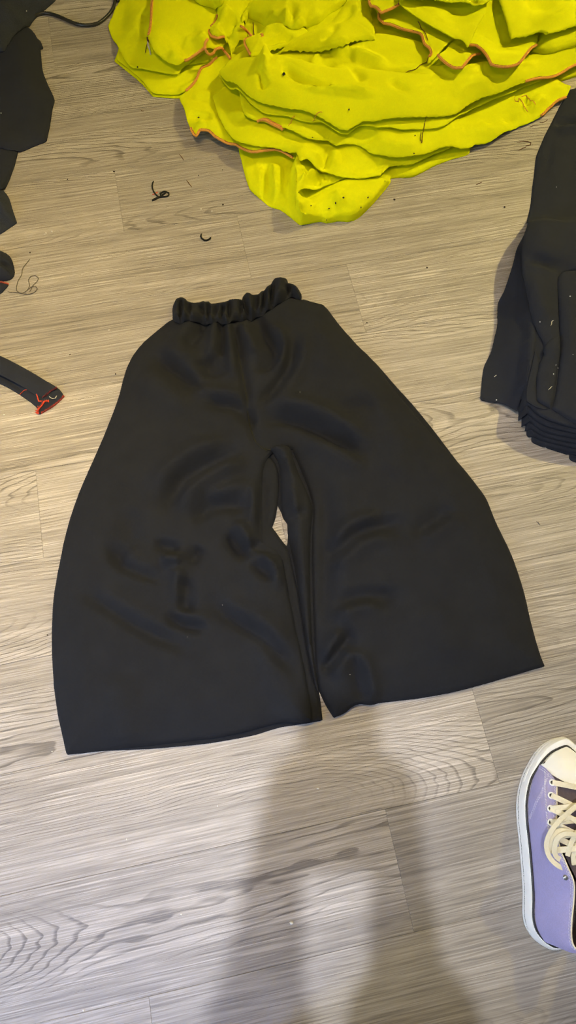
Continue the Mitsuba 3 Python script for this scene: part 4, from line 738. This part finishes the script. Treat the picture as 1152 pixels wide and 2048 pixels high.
scrap('long grey thread tangled in a loop near the left border', [[(60, 518), (52, 528), (45, 538), (43, 550), (36, 562), (33, 575), (34, 582), (42, 586), (50, 584), (57, 577), (59, 570), (57, 560), (62, 553), (70, 551), (77, 556), (74, 563), (66, 571), (62, 579), (59, 584)], [(15, 583), (22, 585), (34, 585), (48, 588), (60, 588), (70, 584), (75, 578), (72, 574), (64, 574), (58, 578)]], 0.0008, 'grey_thread')
scrap(['short dark thread on the planks close below the orange hem of the heap', 'dark needle-like thread on the planks between knotted cord and heap'], [[(358, 308), (364, 315), (368, 321)], [(373, 360), (377, 366), (384, 375)]], 0.0007, 'brown_thread')
scrap(['dark hooked thread on the planks left of the black stack', 'short dark thread just below the hooked thread'], [[(1034, 285), (1045, 283), (1055, 283), (1062, 286), (1061, 290), (1050, 291)], [(1037, 301), (1045, 297), (1053, 294)]], 0.0007, 'brown_thread')
scrap('tiny dark thread on the planks between heap and black stack', [[(952, 369), (958, 367), (964, 364)]], 0.0008, 'brown_thread')
scrap(['dark thread curling from the right tip of the heap onto the planks', 'straight dark thread on the planks under the right tip of the heap'], [[(1078, 244), (1086, 245), (1092, 242), (1096, 238)], [(1058, 255), (1068, 251), (1078, 251)]], 0.0006, 'brown_thread')
scrap('small curved thread on the planks right of the trousers', [[(1073, 1043), (1077, 1046), (1080, 1050)]], 0.0008, 'grey_thread')
scrap('thin dark thread lying on the planks left of the heap', [[(281, 219), (284, 222), (288, 222)]], 0.0007, 'brown_thread')
scrap(['long brown thread hanging down over the right half of the lime edges', 'short faint thread beside the long brown thread'], [[(851, 239), (848, 255), (845, 270), (844, 287)], [(844, 287), (841, 278), (842, 264)]], 0.0007, 'brown_thread')
scrap(['orange thread tail falling from the right orange edge of the heap', 'curled orange thread left of the orange tail at the right tip'], [[(1048, 177), (1052, 190), (1060, 201), (1071, 210)], [(1029, 195), (1031, 202), (1037, 203), (1038, 196), (1044, 204), (1050, 217), (1056, 225)]], 0.0007, 'orange_thread')
scrap(['loose brown thread trailing left from the drooping orange edge of the heap', 'brown thread hanging under the plain lime corner'], [[(857, 118), (852, 125), (843, 131), (832, 141), (817, 144), (808, 147), (799, 148)], [(835, 40), (840, 52), (848, 62), (855, 84)]], 0.0008, 'brown_thread')
scrap(['orange thread on the lower lime edge in the middle of the heap', 'orange thread end on the largest lime piece near its lower edge'], [[(590, 231), (582, 243), (576, 252)], [(625, 242), (640, 236), (645, 226)]], 0.0006, 'orange_thread')
scrap('black crumb of thread on the upper left of the largest lime piece', [[(565, 154), (568, 152), (570, 156)], [(568, 153), (566, 158)]], 0.0016)
scrap('short tuft at the end of the vertical orange seam', [[(298, 84), (294, 89), (292, 97), (290, 107)], [(299, 86), (297, 95)]], 0.0007, 'brown_thread')
scrap('pale scrap of thread at the top of the vertical orange seam', [[(296, 92), (299, 94)]], 0.0018, 'pale_thread')
scrap('pale thread on the black flap of the right stack', [[(988, 754), (993, 750)]], 0.0011, 'pale_thread')
scrap('curly white thread on the long black cloth of the right stack', [[(1101, 652), (1103, 648), (1103, 644), (1107, 641)]], 0.0008, 'pale_thread')
scrap('faint pale thread on the narrow black fold of the right stack', [[(1096, 781), (1100, 777), (1104, 773)]], 0.0006, 'pale_thread')
specks_pant = [(600, 784), (375, 1274), (700, 1349), (445, 1210)]
def specks(name, label, pts, bsdf, smin, smax, parent=None):
    ms = []
    for q in pts:
        s = rng.uniform(smin, smax); m = trimesh.creation.icosphere(1, s); m.vertices *= rng.uniform(0.6, 1.3, (1, 3)); m.vertices += rng.normal(0, 0.12 * s, m.vertices.shape)
        p = on_heap([q], s * 0.4)[0]; p[2] = max(p[2], 0.0003); m.apply_translation(p); ms.append(m)
    entry(name, cat(ms), bsdf, parent, smooth=True, label=label, cat='lint', kind='stuff')
specks('dark_lint', 'tiny dark lint crumbs scattered over planks and lime cloth', [(687, 395), (658, 417), (736, 395), (622, 411), (671, 406), (653, 440), (697, 176), (830, 271), (828, 307), (789, 399), (854, 535), (1009, 414), (397, 351), (445, 340), (446, 409), (228, 343), (135, 359), (698, 219), (625, 275), (804, 167), (770, 362), (722, 415), (397, 235), (931, 57), (1018, 115), (688, 178), (60, 505), (734, 645), (231, 748), (140, 709), (95, 1270), (1107, 1884), (275, 134), (612, 277)], 'lint_dark', 0.0009, 0.0020)
specks('white_lint', 'tiny white lint crumbs scattered over planks and black cloth', [(583, 1846), (104, 1503), (435, 1612), (253, 1679), (362, 1829), (636, 1577), (167, 2021), (90, 469), (92, 466), (104, 463), (200, 445), (402, 418), (424, 422), (1140, 593), (1146, 709), (1112, 730), (1116, 736), (1080, 644), (1071, 460), (1113, 374), (53, 22), (2, 226), (8, 829), (1107, 748), (993, 800), (218, 660), (228, 306)], 'lint_white', 0.0008, 0.0017)
specks('white_crumb', 'white crumb on the planks in the shadow below the trousers', [(583, 1846)], 'lint_white', 0.0028, 0.0030)
specks('grey_lint', 'faint grey lint specks on the black trousers', specks_pant, 'pale_thread', 0.0005, 0.0008)
# ---------------------------------------------------------------- the person taking the photograph (outside the picture; only the shadow of the arms shows)
simple('skin', (0.46, 0.29, 0.21), 0.5, specular=0.35)
simple('hair_dark', (0.030, 0.021, 0.016), 0.55)
simple('phone_black', (0.02, 0.02, 0.022), 0.3)
simple('eye_white', (0.75, 0.74, 0.72), 0.2)
cloth_bsdf('grey_shirt', (0.16, 0.16, 0.17), 0.15, 0.2)
cloth_bsdf('dark_denim', (0.035, 0.042, 0.060), 0.2, 0.2)
def ball(p, r): return m3.Manifold.sphere(r, 20).translate(tuple(map(float, p)))
def bone(p, q, r0, r1): return m3.Manifold.batch_hull([ball(p, r0), ball(q, r1)])
def blend(parts, n=12, length=0.014):
    m = m3.Manifold.batch_boolean(parts, m3.OpType.Add).refine_to_length(length).to_mesh()
    t = trimesh.Trimesh(m.vert_properties[:, :3], m.tri_verts); trimesh.smoothing.filter_taubin(t, iterations=n); return t
PX, PY = 0.03, -0.50
J = lambda x, y, z: np.array([PX + x, PY + y, z])
per = thing('person', 'person in grey shirt and jeans behind the camera, only their shadow on the planks showing', 'person')
hip = [J(sx * 0.085, 0, 0.90) for sx in (-1, 1)]; knee = [J(sx * 0.10, 0.015, 0.49) for sx in (-1, 1)]; ank = [J(sx * 0.115, -0.02, 0.09) for sx in (-1, 1)]
sho = [J(sx * 0.175, 0.01, 1.40) for sx in (-1, 1)]
elb = [np.array([-0.050, -0.33, 1.09]), np.array([0.098, -0.34, 1.08])]
wri = [np.array([-0.040, -0.155, 1.205]), np.array([0.066, -0.155, 1.205])]
jeans = [m3.Manifold.batch_hull([ball(J(-0.08, -0.02, 0.96), 0.105), ball(J(0.08, -0.02, 0.96), 0.105), ball(J(0, -0.04, 0.88), 0.11)])]
for i in (0, 1): jeans += [bone(hip[i], knee[i], 0.088, 0.064), bone(knee[i], ank[i], 0.064, 0.052)]
entry('jeans', blend(jeans), 'dark_denim', per, smooth=True)
shirt = [m3.Manifold.batch_hull([ball(J(-0.075, -0.015, 0.98), 0.105), ball(J(0.075, -0.015, 0.98), 0.105), ball(J(-0.08, 0.0, 1.22), 0.11), ball(J(0.08, 0.0, 1.22), 0.11)]),
         m3.Manifold.batch_hull([ball(J(-0.08, 0.0, 1.22), 0.11), ball(J(0.08, 0.0, 1.22), 0.11), ball(sho[0], 0.062), ball(sho[1], 0.062), ball(J(0, 0.005, 1.46), 0.06)])]
for i in (0, 1): shirt += [bone(sho[i], elb[i], 0.066, (0.052, 0.074)[i]), bone(elb[i], elb[i] * 0.45 + wri[i] * 0.55, (0.052, 0.074)[i], (0.044, 0.056)[i])]
entry('shirt', blend(shirt), 'grey_shirt', per, smooth=True)
head = J(0, 0.075, 1.60)
fwd, upv = np.array([0, 0.80, -0.60]), np.array([0, 0.60, 0.80]); rt = np.array([1.0, 0, 0])
hp = lambda a, b, c: head + rt * a + fwd * b + upv * c
skin = [m3.Manifold.batch_hull([ball(hp(0, -0.02, 0.035), 0.083), ball(hp(0, 0.02, 0.03), 0.075), ball(hp(0, 0.045, -0.085), 0.030), ball(hp(-0.03, 0.02, -0.06), 0.035), ball(hp(0.03, 0.02, -0.06), 0.035)]),
        bone(J(0, 0.01, 1.45), hp(0, -0.02, -0.03), 0.056, 0.056),
        bone(hp(0, 0.090, 0.012), hp(0, 0.108, -0.022), 0.008, 0.0125), bone(hp(-0.010, 0.098, -0.026), hp(0.010, 0.098, -0.026), 0.007, 0.007)]
for sx in (-1, 1): skin += [bone(hp(sx * 0.082, -0.012, 0.012), hp(sx * 0.078, -0.006, -0.02), 0.017, 0.011), bone(hp(sx * 0.045, 0.076, 0.024), hp(sx * 0.016, 0.088, 0.024), 0.010, 0.009)]
for i, sx in ((0, -1), (1, 1)):
    w0 = elb[i] * 0.45 + wri[i] * 0.55
    skin.append(bone(w0, wri[i], 0.036, 0.027))
    palm = wri[i] + np.array([-sx * 0.004, 0.075, 0.026])
    skin.append(m3.Manifold.batch_hull([ball(wri[i], 0.026), ball(palm + [0, -0.02, 0.022], 0.015), ball(palm + [0, 0.012, -0.02], 0.014), ball(palm + [0, 0.02, 0.02], 0.014), ball(palm + [0, -0.03, -0.02], 0.016)]))
entry('head_and_forearms', blend(skin, 8, 0.009), 'skin', per, smooth=True)
bd = entry('hands', blend([m3.Manifold.batch_hull([ball(wri[i] + np.array([-sx * 0.004, 0.06, 0.02]), 0.014), ball(wri[i] + np.array([-sx * 0.004, 0.085, 0.03]), 0.013)]) for i, sx in ((0, -1), (1, 1))] +
     [x for i, sx in ((0, -1), (1, 1)) for f in range(4) for x in (bone(wri[i] + np.array([-sx * 0.004, 0.052 + f * 0.019, 0.018 + f * 0.007]), wri[i] + np.array([-sx * 0.018, 0.060 + f * 0.020, -0.012 + f * 0.0075]), 0.0088, 0.0080),
      bone(wri[i] + np.array([-sx * 0.018, 0.060 + f * 0.020, -0.012 + f * 0.0075]), wri[i] + np.array([-sx * (0.036 + 0.004 * (f in (1, 2))), 0.062 + f * 0.020, -0.008 + f * 0.0075]), 0.0080, 0.0068))] +
     [x for i, sx in ((0, -1), (1, 1)) for x in (bone(wri[i] + np.array([0, 0.035, 0.02]), wri[i] + np.array([-sx * 0.012, 0.062, 0.050]), 0.0125, 0.0100), bone(wri[i] + np.array([-sx * 0.012, 0.062, 0.050]), wri[i] + np.array([-sx * 0.034, 0.078, 0.052]), 0.0098, 0.0080))], 4, 0.004), 'skin', per, smooth=True)
hair = m3.Manifold.batch_hull([ball(hp(0, -0.025, 0.045), 0.088), ball(hp(0, 0.012, 0.058), 0.078), ball(hp(0, -0.06, -0.01), 0.062)]) - m3.Manifold.batch_hull([ball(hp(-0.05, 0.10, 0.015), 0.045), ball(hp(0.05, 0.10, 0.015), 0.045), ball(hp(0, 0.10, -0.10), 0.07)])
entry('hair', blend([hair], 6, 0.010), 'hair_dark', per, smooth=True)
for sx in (-1, 1):
    m = trimesh.creation.icosphere(2, 0.0115); m.apply_translation(hp(sx * 0.031, 0.0795, 0.008)); e = entry('eye', m, 'eye_white', per, smooth=True)
    m = trimesh.creation.icosphere(2, 0.0058); m.apply_translation(hp(sx * 0.031, 0.0865, 0.006)); entry('iris', m, 'hair_dark', e, smooth=True)
m = blend([bone(hp(-0.020, 0.086, -0.052), hp(0, 0.092, -0.050), 0.0045, 0.006), bone(hp(0.020, 0.086, -0.052), hp(0, 0.092, -0.050), 0.0045, 0.006)], 4, 0.004); simple('lip', (0.42, 0.18, 0.15), 0.4); entry('mouth', m, 'lip', per, smooth=True)
for i, sx in ((0, -1), (1, 1)):
    a = ank[i]
    entry('shoe', blend([m3.Manifold.batch_hull([ball((a[0], a[1] - 0.035, 0.042), 0.040), ball((a[0] + sx * 0.012, a[1] + 0.105, 0.036), 0.036), ball((a[0] + sx * 0.004, a[1] + 0.135, 0.032), 0.030), ball((a[0], a[1] - 0.005, 0.085), 0.040)])], 3), 'rubber_black', per, smooth=True)
back_dir, up_dir, right_dir = AX[:, 2], AX[:, 1], AX[:, 0]
ph = m3.Manifold.cube((0.066, 0.140, 0.0072), True).to_mesh(); ph = trimesh.creation.box((0.068, 0.142, 0.0075)); ph = trimesh.Trimesh(*trimesh.remesh.subdivide(ph.vertices, ph.faces))
prof = shapely.geometry.box(-0.034, -0.071, 0.034, 0.071).buffer(-0.009).buffer(0.009)
ph = trimesh.creation.extrude_polygon(prof, 0.0075); MM = np.eye(4); MM[:3, 0], MM[:3, 1], MM[:3, 2] = right_dir, up_dir, back_dir; MM[:3, 3] = np.array([0, 0, EYE]) + back_dir * 0.012 - up_dir * 0.056 + right_dir * 0.008
ph.apply_transform(MM); entry('phone', ph, 'phone_black', smooth=False, label='dark phone held out by the person, outside the picture', cat='phone')
